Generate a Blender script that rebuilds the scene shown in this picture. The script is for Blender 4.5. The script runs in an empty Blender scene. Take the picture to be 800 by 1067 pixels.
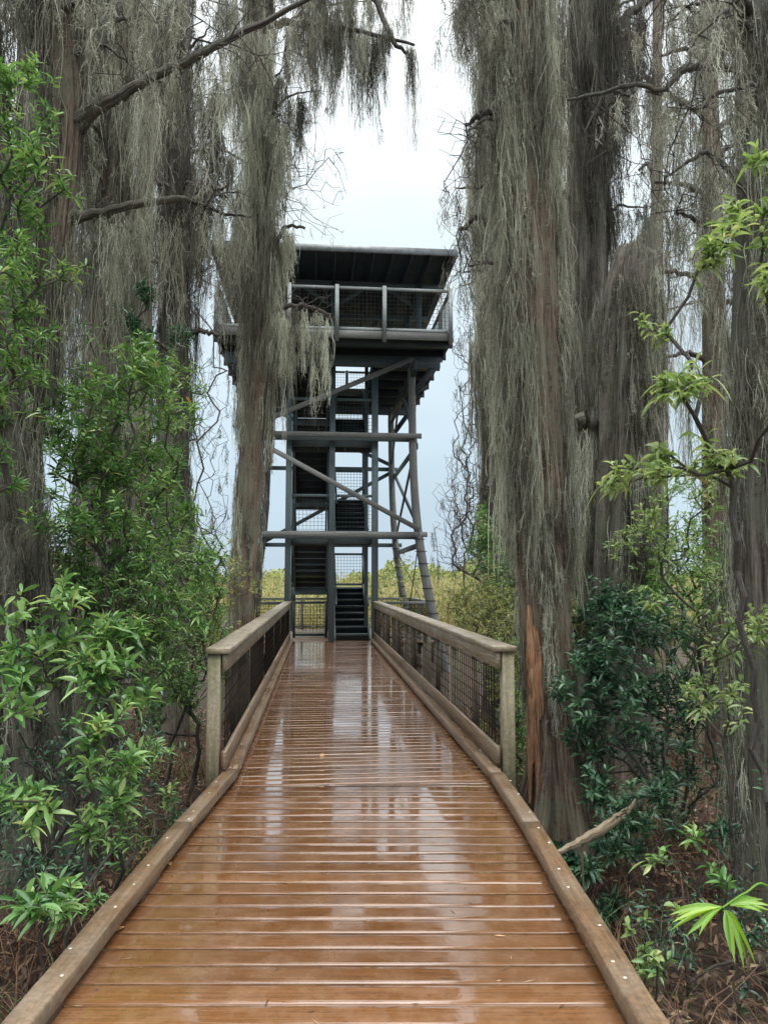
import bpy, math, random
import numpy as np
from math import radians as R, sin, cos, tan, pi
from mathutils import Vector, Matrix

random.seed(7)
rng = np.random.default_rng(11)
scene = bpy.context.scene
COL = scene.collection

# ------------------------------------------------------------------ camera
PITCH = 5.3
CAMZ = 1.6
cam_d = bpy.data.cameras.new("camera")
cam_d.sensor_fit = 'VERTICAL'
cam_d.sensor_height = 36.0
cam_d.lens = 26.0
cam_d.clip_start = 0.05
cam_d.clip_end = 3000
cam = bpy.data.objects.new("camera", cam_d)
COL.objects.link(cam)
cam.location = (0, 0, CAMZ)
cam.rotation_euler = (R(90 + PITCH), 0, 0)
scene.camera = cam

# ------------------------------------------------------------------ sky and sun (overcast)
SUN_EL, SUN_ROT = 62, 150
w = bpy.data.worlds.new("World"); scene.world = w; w.use_nodes = True
nt = w.node_tree; nt.nodes.clear()
def wn(t, **k):
    n = nt.nodes.new(t)
    for a, b in k.items(): setattr(n, a, b)
    return n
out = wn('ShaderNodeOutputWorld'); bg = wn('ShaderNodeBackground')
sky = wn('ShaderNodeTexSky', sky_type='NISHITA'); sky.sun_disc = False
sky.sun_elevation = R(SUN_EL); sky.sun_rotation = R(SUN_ROT); sky.air_density = 1.2; sky.dust_density = 3
tc = wn('ShaderNodeTexCoord'); sep = wn('ShaderNodeSeparateXYZ')
nt.links.new(tc.outputs['Generated'], sep.inputs[0])
ramp = wn('ShaderNodeValToRGB')
e = ramp.color_ramp.elements
e[0].position = 0.0; e[0].color = (0.50*0.5, 0.62*0.5, 0.73*0.5, 1)
e[1].position = 1.0; e[1].color = (2.3, 2.3, 2.3, 1)
for p, c in ((0.12, (.255, .32, .365)), (0.30, (.31, .37, .405)), (0.45, (.385, .435, .45)), (0.62, (.485, .51, .515)), (0.72, (1.2, 1.22, 1.24)), (0.82, (1.9, 1.9, 1.9))):
    el = e.new(p); el.color = (*c, 1)
nt.links.new(sep.outputs[2], ramp.inputs[0])
cl = wn('ShaderNodeTexNoise'); cl.inputs['Scale'].default_value = 2.2; cl.inputs['Detail'].default_value = 4
mp = wn('ShaderNodeMapping'); mp.inputs['Scale'].default_value = (1, 1, 2.5)
nt.links.new(tc.outputs['Generated'], mp.inputs[0]); nt.links.new(mp.outputs[0], cl.inputs['Vector'])
cr = wn('ShaderNodeMapRange'); cr.inputs[1].default_value = .3; cr.inputs[2].default_value = .7; cr.inputs[3].default_value = 17.5; cr.inputs[4].default_value = 21.5
nt.links.new(cl.outputs['Fac'], cr.inputs[0])
vm = wn('ShaderNodeVectorMath', operation='SCALE')
nt.links.new(ramp.outputs[0], vm.inputs[0]); nt.links.new(cr.outputs[0], vm.inputs['Scale'])
mx = wn('ShaderNodeMix', data_type='RGBA'); mx.inputs['Factor'].default_value = 0.93
nt.links.new(sky.outputs[0], mx.inputs['A']); nt.links.new(vm.outputs[0], mx.inputs['B'])
nt.links.new(mx.outputs['Result'], bg.inputs[0]); bg.inputs[1].default_value = 0.1
nt.links.new(bg.outputs[0], out.inputs[0])
sd = bpy.data.lights.new("sun", 'SUN'); sd.energy = 1.0; sd.angle = R(25); sd.color = (1, .97, .93)
sun = bpy.data.objects.new("sun", sd); COL.objects.link(sun)
_d = Vector((sin(R(SUN_ROT)) * cos(R(SUN_EL)), cos(R(SUN_ROT)) * cos(R(SUN_EL)), sin(R(SUN_EL))))
sun.rotation_euler = (-_d).to_track_quat('-Z', 'Y').to_euler()
scene.view_settings.view_transform = 'Standard'
scene.view_settings.look = 'None'
scene.view_settings.exposure = 0.36
scene.view_settings.gamma = 1
scene.cycles.max_bounces = 8; scene.cycles.transparent_max_bounces = 8
scene.cycles.diffuse_bounces = 4; scene.cycles.glossy_bounces = 3

# ------------------------------------------------------------------ measuring helpers
FPX = 26 / 36 * 1067
cp, sp_ = cos(R(PITCH)), sin(R(PITCH))
def W(x, y, D):
    """point seen at photo pixel (x, y) standing D metres north of the camera"""
    a = (x - 400) / FPX; b = (533.5 - y) / FPX
    dy = cp - b * sp_; dz = sp_ + b * cp
    return Vector((a * D / dy, D, CAMZ + dz * D / dy))
def pxm(D): return D / FPX

GZ = -0.75       # forest floor
def ground_z(x, y):
    return GZ + .07 * np.sin(x * 1.3 + y * .7) + .05 * np.sin(x * .6 - y * 1.9) + .03*np.sin(x*4.1+y*2.3)

# ------------------------------------------------------------------ materials
def mat(name):
    m = bpy.data.materials.new(name); m.use_nodes = True
    n = m.node_tree.nodes; n.clear()
    return m, n, m.node_tree.links
def node(n, t, ins=None, **k):
    a = n.new(t)
    for q, v in k.items(): setattr(a, q, v)
    for q, v in (ins or {}).items(): a.inputs[q].default_value = v
    return a
def rampn(n, stops):
    r = n.new('ShaderNodeValToRGB'); e = r.color_ramp.elements
    e[0].position = stops[0][0]; e[0].color = (*stops[0][1], 1)
    e[1].position = stops[-1][0]; e[1].color = (*stops[-1][1], 1)
    for p, c in stops[1:-1]:
        x = e.new(p); x.color = (*c, 1)
    return r

def wood_mat(name, dark, light, alt, rough=(.45, .8), stretch=(1.2, 28, 28), bump=.25, wet=0, altamt=.5):
    """UV: u along the board in metres, v across; rnd is a number per board"""
    m, n, l = mat(name)
    o = node(n, 'ShaderNodeOutputMaterial'); b = node(n, 'ShaderNodeBsdfPrincipled')
    uv = node(n, 'ShaderNodeUVMap', uv_map='uv'); at = node(n, 'ShaderNodeAttribute', attribute_name='rnd')
    ad = node(n, 'ShaderNodeVectorMath', operation='ADD'); comb = node(n, 'ShaderNodeCombineXYZ')
    ml = node(n, 'ShaderNodeMath', {1: 37.0}, operation='MULTIPLY')
    l.new(at.outputs['Fac'], ml.inputs[0]); l.new(ml.outputs[0], comb.inputs[0]); l.new(ml.outputs[0], comb.inputs[2])
    l.new(uv.outputs[0], ad.inputs[0]); l.new(comb.outputs[0], ad.inputs[1])
    mp = node(n, 'ShaderNodeMapping', {'Scale': stretch}); l.new(ad.outputs[0], mp.inputs[0])
    g = node(n, 'ShaderNodeTexNoise', {'Scale': 1, 'Detail': 6, 'Roughness': .65}); l.new(mp.outputs[0], g.inputs['Vector'])
    r = rampn(n, [(.3, dark), (.5, tuple((a + c) / 2 for a, c in zip(dark, light))), (.7, light)]); l.new(g.outputs['Fac'], r.inputs[0])
    tcn = node(n, 'ShaderNodeNewGeometry')
    g2 = node(n, 'ShaderNodeTexNoise', {'Scale': 2.3, 'Detail': 5, 'Roughness': .6}); l.new(tcn.outputs['Position'], g2.inputs['Vector'])
    mr = node(n, 'ShaderNodeMapRange', {1: .42, 2: .66, 3: 0, 4: altamt}); l.new(g2.outputs['Fac'], mr.inputs[0])
    mx = node(n, 'ShaderNodeMix', data_type='RGBA'); mx.inputs['B'].default_value = (*alt, 1)
    l.new(r.outputs[0], mx.inputs['A']); l.new(mr.outputs[0], mx.inputs['Factor'])
    g3 = node(n, 'ShaderNodeTexNoise', {'Scale': 38, 'Detail': 6, 'Roughness': .75}); l.new(tcn.outputs['Position'], g3.inputs['Vector'])
    m3 = node(n, 'ShaderNodeMapRange', {1: .35, 2: .62, 3: .62, 4: 1.12}); l.new(g3.outputs['Fac'], m3.inputs[0])
    sc3 = node(n, 'ShaderNodeVectorMath', operation='SCALE'); l.new(mx.outputs['Result'], sc3.inputs[0]); l.new(m3.outputs[0], sc3.inputs['Scale'])
    hv = node(n, 'ShaderNodeHueSaturation'); l.new(sc3.outputs[0], hv.inputs['Color'])
    vr = node(n, 'ShaderNodeMapRange', {3: .78, 4: 1.25}); l.new(at.outputs['Fac'], vr.inputs[0]); l.new(vr.outputs[0], hv.inputs['Value'])
    l.new(hv.outputs[0], b.inputs['Base Color'])
    rr = node(n, 'ShaderNodeMapRange', {1: .35, 2: .65, 3: rough[0], 4: rough[1]}); l.new(g2.outputs['Fac'], rr.inputs[0]); l.new(rr.outputs[0], b.inputs['Roughness'])
    bp = node(n, 'ShaderNodeBump', {'Strength': bump, 'Distance': .004}); l.new(g.outputs['Fac'], bp.inputs['Height']); l.new(bp.outputs[0], b.inputs['Normal'])
    l.new(b.outputs[0], o.inputs[0])
    return m

def deck_mat():
    m, n, l = mat('wet_deck_wood')
    o = node(n, 'ShaderNodeOutputMaterial'); b = node(n, 'ShaderNodeBsdfPrincipled', {'IOR': 1.45})
    uv = node(n, 'ShaderNodeUVMap', uv_map='uv'); at = node(n, 'ShaderNodeAttribute', attribute_name='rnd')
    geo = node(n, 'ShaderNodeNewGeometry')
    ad = node(n, 'ShaderNodeVectorMath', operation='ADD'); comb = node(n, 'ShaderNodeCombineXYZ')
    ml = node(n, 'ShaderNodeMath', {1: 61.0}, operation='MULTIPLY')
    l.new(at.outputs['Fac'], ml.inputs[0]); l.new(ml.outputs[0], comb.inputs[0]); l.new(ml.outputs[0], comb.inputs[2])
    l.new(uv.outputs[0], ad.inputs[0]); l.new(comb.outputs[0], ad.inputs[1])
    mp = node(n, 'ShaderNodeMapping', {'Scale': (3.0, 110, 110)}); l.new(ad.outputs[0], mp.inputs[0])
    g = node(n, 'ShaderNodeTexNoise', {'Scale': 1, 'Detail': 6, 'Roughness': .6}); l.new(mp.outputs[0], g.inputs['Vector'])
    r = rampn(n, [(.25, (.09, .039, .015)), (.5, (.15, .067, .026)), (.75, (.21, .10, .042))]); l.new(g.outputs['Fac'], r.inputs[0])
    # worn pinkish-grey tread mottling
    mo = node(n, 'ShaderNodeTexNoise', {'Scale': 5.5, 'Detail': 8, 'Roughness': .7}); l.new(geo.outputs['Position'], mo.inputs['Vector'])
    mr = node(n, 'ShaderNodeMapRange', {1: .44, 2: .66, 3: 0, 4: .5}); l.new(mo.outputs['Fac'], mr.inputs[0])
    mx = node(n, 'ShaderNodeMix', data_type='RGBA'); mx.inputs['B'].default_value = (.25, .15, .09, 1)
    l.new(r.outputs[0], mx.inputs['A']); l.new(mr.outputs[0], mx.inputs['Factor'])
    hv = node(n, 'ShaderNodeHueSaturation'); l.new(mx.outputs['Result'], hv.inputs['Color'])
    vr = node(n, 'ShaderNodeMapRange', {3: .86, 4: 1.14}); l.new(at.outputs['Fac'], vr.inputs[0]); l.new(vr.outputs[0], hv.inputs['Value'])
    l.new(hv.outputs[0], b.inputs['Base Color'])
    # standing water film: smooth in patches, elsewhere grain and drops
    pn = node(n, 'ShaderNodeTexNoise', {'Scale': 1.1, 'Detail': 5, 'Roughness': .62})
    pm = node(n, 'ShaderNodeMapping', {'Scale': (1, 1.9, 1), 'Location': (3.1, 1.4, 0)}); l.new(geo.outputs['Position'], pm.inputs[0]); l.new(pm.outputs[0], pn.inputs['Vector'])
    pr = node(n, 'ShaderNodeMapRange', {1: .47, 2: .53, 3: 1, 4: 0}); l.new(pn.outputs['Fac'], pr.inputs[0])   # 1 dry-ish, 0 puddle
    rr = node(n, 'ShaderNodeMapRange', {3: .05, 4: .2}); l.new(pr.outputs[0], rr.inputs[0])
    r2 = node(n, 'ShaderNodeMath', operation='ADD'); r3 = node(n, 'ShaderNodeMapRange', {1: .4, 2: .7, 3: -.04, 4: .12}); l.new(mo.outputs['Fac'], r3.inputs[0])
    l.new(rr.outputs[0], r2.inputs[0]); l.new(r3.outputs[0], r2.inputs[1]); l.new(r2.outputs[0], b.inputs['Roughness'])
    fine = node(n, 'ShaderNodeTexNoise', {'Scale': 60, 'Detail': 3}); l.new(geo.outputs['Position'], fine.inputs['Vector'])
    hsum = node(n, 'ShaderNodeMath', operation='ADD'); l.new(g.outputs['Fac'], hsum.inputs[0]); l.new(fine.outputs['Fac'], hsum.inputs[1])
    bs = node(n, 'ShaderNodeMapRange', {3: .02, 4: .16}); l.new(pr.outputs[0], bs.inputs[0])
    bp = node(n, 'ShaderNodeBump', {'Distance': .0025}); l.new(bs.outputs[0], bp.inputs['Strength']); l.new(hsum.outputs[0], bp.inputs['Height'])
    wv = node(n, 'ShaderNodeTexNoise', {'Scale': 3.5, 'Detail': 2}); l.new(geo.outputs['Position'], wv.inputs['Vector'])
    bp2 = node(n, 'ShaderNodeBump', {'Distance': .02, 'Strength': .07}); l.new(wv.outputs['Fac'], bp2.inputs['Height']); l.new(bp.outputs[0], bp2.inputs['Normal'])
    l.new(bp2.outputs[0], b.inputs['Normal'])
    b.inputs['Coat Weight'].default_value = 1; b.inputs['Coat IOR'].default_value = 1.75
    cr_ = node(n, 'ShaderNodeMapRange', {3: .015, 4: .11}); l.new(pr.outputs[0], cr_.inputs[0]); l.new(cr_.outputs[0], b.inputs['Coat Roughness'])
    bp3 = node(n, 'ShaderNodeBump', {'Distance': .02, 'Strength': .06}); l.new(wv.outputs['Fac'], bp3.inputs['Height'])
    bp4 = node(n, 'ShaderNodeBump', {'Distance': .0015, 'Strength': .12}); l.new(fine.outputs['Fac'], bp4.inputs['Height']); l.new(bp3.outputs[0], bp4.inputs['Normal'])
    l.new(bp4.outputs[0], b.inputs['Coat Normal'])
    l.new(b.outputs[0], o.inputs[0])
    return m

def leaf_mat(name, stops, trans=.3, rough=.35, tcol=None):
    m, n, l = mat(name)
    o = node(n, 'ShaderNodeOutputMaterial'); b = node(n, 'ShaderNodeBsdfPrincipled', {'Roughness': rough})
    at = node(n, 'ShaderNodeAttribute', attribute_name='rnd')
    r = rampn(n, stops); l.new(at.outputs['Fac'], r.inputs[0]); l.new(r.outputs[0], b.inputs['Base Color'])
    t = node(n, 'ShaderNodeBsdfTranslucent')
    hv = node(n, 'ShaderNodeHueSaturation', {'Hue': .485, 'Saturation': 1.15, 'Value': 1.5}); l.new(r.outputs[0], hv.inputs['Color']); l.new(hv.outputs[0], t.inputs[0])
    mx = node(n, 'ShaderNodeMixShader', {0: trans}); l.new(b.outputs[0], mx.inputs[1]); l.new(t.outputs[0], mx.inputs[2])
    l.new(mx.outputs[0], o.inputs[0])
    return m

def bark_mat(name, dark, mid, light, alt, scale=1.0, moss=.4):
    m, n, l = mat(name)
    o = node(n, 'ShaderNodeOutputMaterial'); b = node(n, 'ShaderNodeBsdfPrincipled', {'Roughness': .8})
    uv = node(n, 'ShaderNodeUVMap', uv_map='uv'); geo = node(n, 'ShaderNodeNewGeometry')
    mp = node(n, 'ShaderNodeMapping', {'Scale': (1.6 * scale, 30 * scale, 1)}); l.new(uv.outputs[0], mp.inputs[0])
    g = node(n, 'ShaderNodeTexNoise', {'Scale': 1, 'Detail': 8, 'Roughness': .65, 'Distortion': .4}); l.new(mp.outputs[0], g.inputs['Vector'])
    r = rampn(n, [(.36, tuple(c * .5 for c in dark)), (.46, mid), (.6, light), (.7, tuple(c * 1.15 for c in light))]); l.new(g.outputs['Fac'], r.inputs[0])
    mpf = node(n, 'ShaderNodeMapping', {'Scale': (9 * scale, 150 * scale, 1)}); l.new(uv.outputs[0], mpf.inputs[0])
    gf = node(n, 'ShaderNodeTexNoise', {'Scale': 1, 'Detail': 5, 'Roughness': .7, 'Distortion': .6}); l.new(mpf.outputs[0], gf.inputs['Vector'])
    mf = node(n, 'ShaderNodeMapRange', {1: .36, 2: .6, 3: .45, 4: 1.25}); l.new(gf.outputs['Fac'], mf.inputs[0])
    scf = node(n, 'ShaderNodeVectorMath', operation='SCALE'); l.new(r.outputs[0], scf.inputs[0]); l.new(mf.outputs[0], scf.inputs['Scale'])
    g2 = node(n, 'ShaderNodeTexNoise', {'Scale': 1.7, 'Detail': 5}); l.new(geo.outputs['Position'], g2.inputs['Vector'])
    g4 = node(n, 'ShaderNodeTexNoise', {'Scale': 30, 'Detail': 6, 'Roughness': .8}); l.new(geo.outputs['Position'], g4.inputs['Vector'])
    ad2 = node(n, 'ShaderNodeMath', {1: -.5}, operation='ADD'); l.new(g4.outputs['Fac'], ad2.inputs[0])
    ad3 = node(n, 'ShaderNodeMath', operation='ADD'); l.new(g2.outputs['Fac'], ad3.inputs[0]); l.new(ad2.outputs[0], ad3.inputs[1])
    mr = node(n, 'ShaderNodeMapRange', {1: .48, 2: .56, 3: 0, 4: moss}); l.new(ad3.outputs[0], mr.inputs[0])
    mx = node(n, 'ShaderNodeMix', data_type='RGBA'); mx.inputs['B'].default_value = (*alt, 1)
    l.new(scf.outputs[0], mx.inputs['A']); l.new(mr.outputs[0], mx.inputs['Factor']); l.new(mx.outputs['Result'], b.inputs['Base Color'])
    hs = node(n, 'ShaderNodeMath', {2: .4}, operation='MULTIPLY_ADD'); l.new(gf.outputs['Fac'], hs.inputs[0]); hs.inputs[1].default_value = .4; l.new(g.outputs['Fac'], hs.inputs[2])
    bp = node(n, 'ShaderNodeBump', {'Strength': 1, 'Distance': .05}); l.new(hs.outputs[0], bp.inputs['Height']); l.new(bp.outputs[0], b.inputs['Normal'])
    l.new(b.outputs[0], o.inputs[0])
    return m

def plain_mat(name, col, rough=.5, metal=0, var=.25, scale=8):
    m, n, l = mat(name)
    o = node(n, 'ShaderNodeOutputMaterial'); b = node(n, 'ShaderNodeBsdfPrincipled', {'Roughness': rough, 'Metallic': metal})
    geo = node(n, 'ShaderNodeNewGeometry'); g = node(n, 'ShaderNodeTexNoise', {'Scale': scale, 'Detail': 6}); l.new(geo.outputs['Position'], g.inputs['Vector'])
    r = rampn(n, [(.3, tuple(c * (1 - var) for c in col)), (.7, tuple(c * (1 + var) for c in col))]); l.new(g.outputs['Fac'], r.inputs[0])
    l.new(r.outputs[0], b.inputs['Base Color']); l.new(b.outputs[0], o.inputs[0])
    return m

M = {}
M['deck'] = deck_mat()
M['kerb'] = wood_mat('weathered_kerb_wood', (.085, .05, .026), (.25, .155, .085), (.23, .2, .15), rough=(.25, .6), stretch=(2, 40, 40), bump=.35)
M['kerbdirt'] = wood_mat('dark_wet_wood', (.05, .025, .014), (.13, .065, .04), (.08, .08, .05), rough=(.3, .6))
M['brownrail'] = wood_mat('brown_weathered_rail', (.08, .05, .032), (.25, .175, .12), (.17, .14, .09), rough=(.3, .6), stretch=(2.5, 60, 60), altamt=.8)
M['rail'] = wood_mat('grey_weathered_rail', (.11, .085, .06), (.40, .34, .27), (.2, .17, .10), rough=(.3, .6), stretch=(2.5, 60, 60), altamt=.8, bump=.35)
M['post'] = wood_mat('algae_post_wood', (.12, .10, .06), (.29, .25, .16), (.14, .14, .075), rough=(.5, .8), stretch=(2, 26, 26))
M['tower_light'] = wood_mat('tower_grey_timber', (.10, .105, .10), (.25, .25, .235), (.15, .17, .16), rough=(.5, .8))
M['tower'] = wood_mat('tower_green_grey_timber', (.055, .085, .092), (.14, .185, .192), (.11, .15, .145), rough=(.5, .8))
M['tower_rail'] = wood_mat('tower_rail_timber', (.2, .225, .225), (.36, .4, .4), (.25, .28, .26), rough=(.5, .8))
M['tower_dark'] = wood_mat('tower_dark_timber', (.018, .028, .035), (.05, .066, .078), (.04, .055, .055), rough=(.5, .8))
M['wire'] = plain_mat('black_wire', (.02, .022, .024), .5, .5)
M['wire_pale'] = plain_mat('grey_wire', (.2, .23, .24), .5, .6)
M['roof'] = plain_mat('metal_roof', (.2, .215, .22), .45, .6)
M['screw'] = plain_mat('wet_screw_head', (.5, .47, .38), .35, .3, .4, 40)
M['ground'] = None
M['bark_red'] = bark_mat('cypress_bark_reddish', (.05, .033, .022), (.16, .108, .075), (.30, .225, .165), (.2, .21, .15), 1, .6)
M['bark_grey'] = bark_mat('cypress_bark_grey', (.032, .027, .021), (.10, .085, .066), (.21, .185, .15), (.16, .175, .125), 1, .65)
M['twig'] = bark_mat('twig_bark', (.05, .04, .032), (.11, .09, .075), (.2, .17, .15), (.17, .17, .14), 3, .4)
M['log'] = bark_mat('bleached_wood', (.16, .11, .07), (.36, .27, .18), (.5, .41, .3), (.3, .26, .15), 1, .3)
M['split'] = bark_mat('orange_heartwood', (.16, .06, .03), (.4, .19, .09), (.55, .32, .18), (.3, .2, .12), 1, .3)
M['moss'] = leaf_mat('spanish_moss', [(0, (.05, .046, .034)), (.3, (.15, .145, .112)), (.65, (.34, .345, .275)), (1, (.56, .58, .48))], .35, .9)
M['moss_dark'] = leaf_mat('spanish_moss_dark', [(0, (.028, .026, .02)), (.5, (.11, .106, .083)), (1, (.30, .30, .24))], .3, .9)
M['leaf'] = leaf_mat('glossy_leaf', [(0, (.03, .085, .025)), (.3, (.075, .18, .05)), (.6, (.15, .29, .085)), (.85, (.29, .42, .15)), (.96, (.42, .48, .18)), (1, (.36, .24, .09))], .28, .28)
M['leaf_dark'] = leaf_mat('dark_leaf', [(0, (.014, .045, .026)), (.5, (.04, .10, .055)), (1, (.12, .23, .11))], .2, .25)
M['leaf_light'] = leaf_mat('pale_leaf', [(0, (.08, .15, .05)), (.4, (.18, .28, .09)), (.8, (.34, .43, .18)), (.95, (.48, .5, .22)), (1, (.40, .28, .12))], .4, .35)
M['leaf_far'] = leaf_mat('marsh_leaf', [(0, (.10, .155, .045)), (.5, (.22, .27, .085)), (1, (.45, .42, .18))], .35, .5)
M['reed'] = leaf_mat('reed', [(0, (.16, .15, .06)), (.5, (.38, .34, .15)), (1, (.62, .55, .32))], .3, .6)
M['litter'] = leaf_mat('leaf_litter', [(0, (.03, .02, .012)), (.5, (.11, .065, .035)), (.85, (.24, .15, .085)), (1, (.42, .32, .2))], .1, .55)
M['dead'] = leaf_mat('dead_fern', [(0, (.04, .02, .012)), (.6, (.13, .065, .036)), (1, (.28, .17, .10))], .15, .7)
M['palm'] = leaf_mat('palmetto', [(0, (.13, .29, .04)), (1, (.33, .5, .1))], .4, .35)
M['fallen'] = leaf_mat('fallen_leaf', [(0, (.4, .22, .08)), (1, (.62, .42, .2))], .1, .35)

# ------------------------------------------------------------------ mesh building
def new_obj(name, V, F, material, parent=None, uv=None, rnd=None, smooth=False):
    V = np.asarray(V, dtype=np.float32); F = np.asarray(F, dtype=np.int32)
    me = bpy.data.meshes.new(name)
    k = F.shape[1]
    me.vertices.add(len(V)); me.vertices.foreach_set('co', V.ravel())
    me.loops.add(F.size); me.loops.foreach_set('vertex_index', F.ravel())
    me.polygons.add(len(F)); me.polygons.foreach_set('loop_start', np.arange(0, F.size, k, dtype=np.int32))
    me.update(calc_edges=True)
    if uv is not None:
        l = me.uv_layers.new(name='uv'); l.data.foreach_set('uv', np.asarray(uv, dtype=np.float32).ravel())
    if rnd is not None:
        a = me.attributes.new('rnd', 'FLOAT', 'POINT'); a.data.foreach_set('value', np.asarray(rnd, dtype=np.float32))
    if smooth: me.polygons.foreach_set('use_smooth', np.ones(len(F), dtype=bool))
    me.materials.append(material)
    me.validate()
    o = bpy.data.objects.new(name, me); COL.objects.link(o)
    if parent is not None: o.parent = parent
    return o
def tag(o, label=None, cat=None, group=None, kind=None):
    if label: o['label'] = label
    if cat: o['category'] = cat
    if group: o['group'] = group
    if kind: o['kind'] = kind
    return o
def empty(name, loc, rz=0, **k):
    o = bpy.data.objects.new(name, None); COL.objects.link(o); o.location = loc; o.rotation_euler = (0, 0, rz)
    o.empty_display_size = .2
    return tag(o, **k)

class MB:
    """collects boards, boxes, tubes; all quads"""
    def __init__(s): s.V = []; s.F = []; s.U = []; s.Rn = []; s.n = 0
    def _add(s, V, F, U, r):
        V = np.asarray(V, float); F = np.asarray(F, int)
        s.V.append(V); s.F.append(F + s.n); s.U.append(np.asarray(U, float)); s.Rn.append(np.full(len(V), r)); s.n += len(V)
    def beam(s, a, b, wd, ht, up=(0, 0, 1), c=None, r=None):
        """board from a to b, wd sideways, ht along up, chamfer c"""
        a = Vector(a); b = Vector(b); d = (b - a); L = d.length; d.normalize()
        up = Vector(up)
        if abs(d.dot(up)) > .99: up = Vector((0, 1, 0))
        sd = d.cross(up).normalized(); u = sd.cross(d).normalized()
        if c is None: c = min(wd, ht) * .06
        h, k = wd / 2, ht / 2
        prof = [(-h + c, -k), (h - c, -k), (h, -k + c), (h, k - c), (h - c, k), (-h + c, k), (-h, k - c), (-h, -k + c)]
        per = [0]
        for i in range(8):
            p, q = prof[i], prof[(i + 1) % 8]; per.append(per[-1] + math.hypot(p[0] - q[0], p[1] - q[1]))
        V = [a + sd * x + u * y for x, y in prof] + [b + sd * x + u * y for x, y in prof]
        F = []; U = []
        for i in range(8):
            j = (i + 1) % 8; F.append((i, j, 8 + j, 8 + i)); U += [(0, per[i]), (0, per[i + 1]), (L, per[i + 1]), (L, per[i])]
        for o_, rev in ((0, True), (8, False)):
            for q in ((0, 1, 2, 7), (7, 2, 3, 6), (6, 3, 4, 5)):
                q2 = tuple(o_ + t for t in q)
                F.append(q2[::-1] if rev else q2); U += [(prof[t][0] * .1, prof[t][1]) for t in (q[::-1] if rev else q)]
        s._add(V, F, U, random.random() if r is None else r)
    def worn(s, a, b, wd, ht, c=.006, r=None, n=14, jit=.0011):
        """a board whose faces and edges wander a little along its length"""
        a = Vector(a); b = Vector(b); d = b - a; L = d.length; d.normalize(); sd = d.cross(Vector((0, 0, 1))).normalized(); u = sd.cross(d).normalized()
        h, k = wd / 2, ht / 2
        prof = [(-h + c, -k), (h - c, -k), (h, -k + c), (h, k - c), (h - c, k), (-h + c, k), (-h, k - c), (-h, -k + c)]
        per = [0]
        for i in range(8):
            p, q = prof[i], prof[(i + 1) % 8]; per.append(per[-1] + math.hypot(p[0] - q[0], p[1] - q[1]))
        V = []; F = []; U = []
        for t in range(n + 1):
            o1, o2 = random.gauss(0, jit), random.gauss(0, jit * .6)
            if t in (0, n): o1 = o2 = 0
            for x, y in prof: V.append(a + d * (L * t / n) + sd * (x + o1 + random.gauss(0, jit * .35)) + u * (y + o2 + random.gauss(0, jit * .35)))
        for t in range(n):
            for i in range(8):
                j = (i + 1) % 8; F.append((t * 8 + i, t * 8 + j, t * 8 + 8 + j, t * 8 + 8 + i)); u0, u1 = L * t / n, L * (t + 1) / n; U += [(u0, per[i]), (u0, per[i + 1]), (u1, per[i + 1]), (u1, per[i])]
        for o_, rev in ((0, True), (n * 8, False)):
            for q in ((0, 1, 2, 7), (7, 2, 3, 6), (6, 3, 4, 5)):
                q = q[::-1] if rev else q
                F.append(tuple(o_ + t for t in q)); U += [(prof[t][0] * .1, prof[t][1]) for t in q]
        s._add(V, F, U, random.random() if r is None else r)
    def tube(s, pts, rad, sides=10, ridge=0, seed=0, r=None, cap=True):
        pts = np.array([tuple(p) for p in pts], float); rad = np.asarray(rad, float)
        n = len(pts)
        T = np.gradient(pts, axis=0); T /= np.linalg.norm(T, axis=1)[:, None] + 1e-9
        ref = np.array((1., 0, 0)) if abs(T[0][0]) < .8 else np.array((0, 1., 0))
        V = np.zeros((n, sides, 3)); U = np.zeros((n, sides + 1, 2))
        th = np.linspace(0, 2 * pi, sides, endpoint=False)
        seg = np.r_[0, np.cumsum(np.linalg.norm(np.diff(pts, axis=0), axis=1))]
        rs = np.random.default_rng(seed)
        ph = rs.random(6) * 6.28; fr = rs.integers(3, 11, 6)
        for i in range(n):
            a = ref - T[i] * ref.dot(T[i]); a /= np.linalg.norm(a); b = np.cross(T[i], a); ref = a
            rr = rad[i] * np.ones(sides)
            if ridge:
                q = sum(np.sin(fr[k] * th + ph[k] + seg[i] * (.25 + .1 * k)) / (1 + .3 * k) for k in range(6)) / 2.2
                q2 = np.sin(19 * th + ph[0] + np.sin(seg[i] * 1.3) * 1.2) * .35
                rr = rr * (1 + ridge * (q + q2) + .02 * rs.standard_normal(sides))
            V[i] = pts[i] + np.outer(rr * np.cos(th), a) + np.outer(rr * np.sin(th), b)
            U[i, :, 0] = seg[i]; U[i, :, 1] = np.linspace(0, 2 * pi * max(rad.mean(), .02), sides + 1)
        i, j = np.meshgrid(np.arange(n - 1), np.arange(sides), indexing='ij'); j2 = (j + 1) % sides
        F = np.stack([i * sides + j, i * sides + j2, (i + 1) * sides + j2, (i + 1) * sides + j], -1).reshape(-1, 4)
        UV = np.stack([U[i, j], U[i, j + 1], U[i + 1, j + 1], U[i + 1, j]], 2).reshape(-1, 2)
        s._add(V.reshape(-1, 3), F, UV, random.random() if r is None else r)
    def build(s, name, m, parent=None, smooth=False, rnd=True):
        return new_obj(name, np.concatenate(s.V), np.concatenate(s.F), m, parent, np.concatenate(s.U), np.concatenate(s.Rn), smooth)

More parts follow.
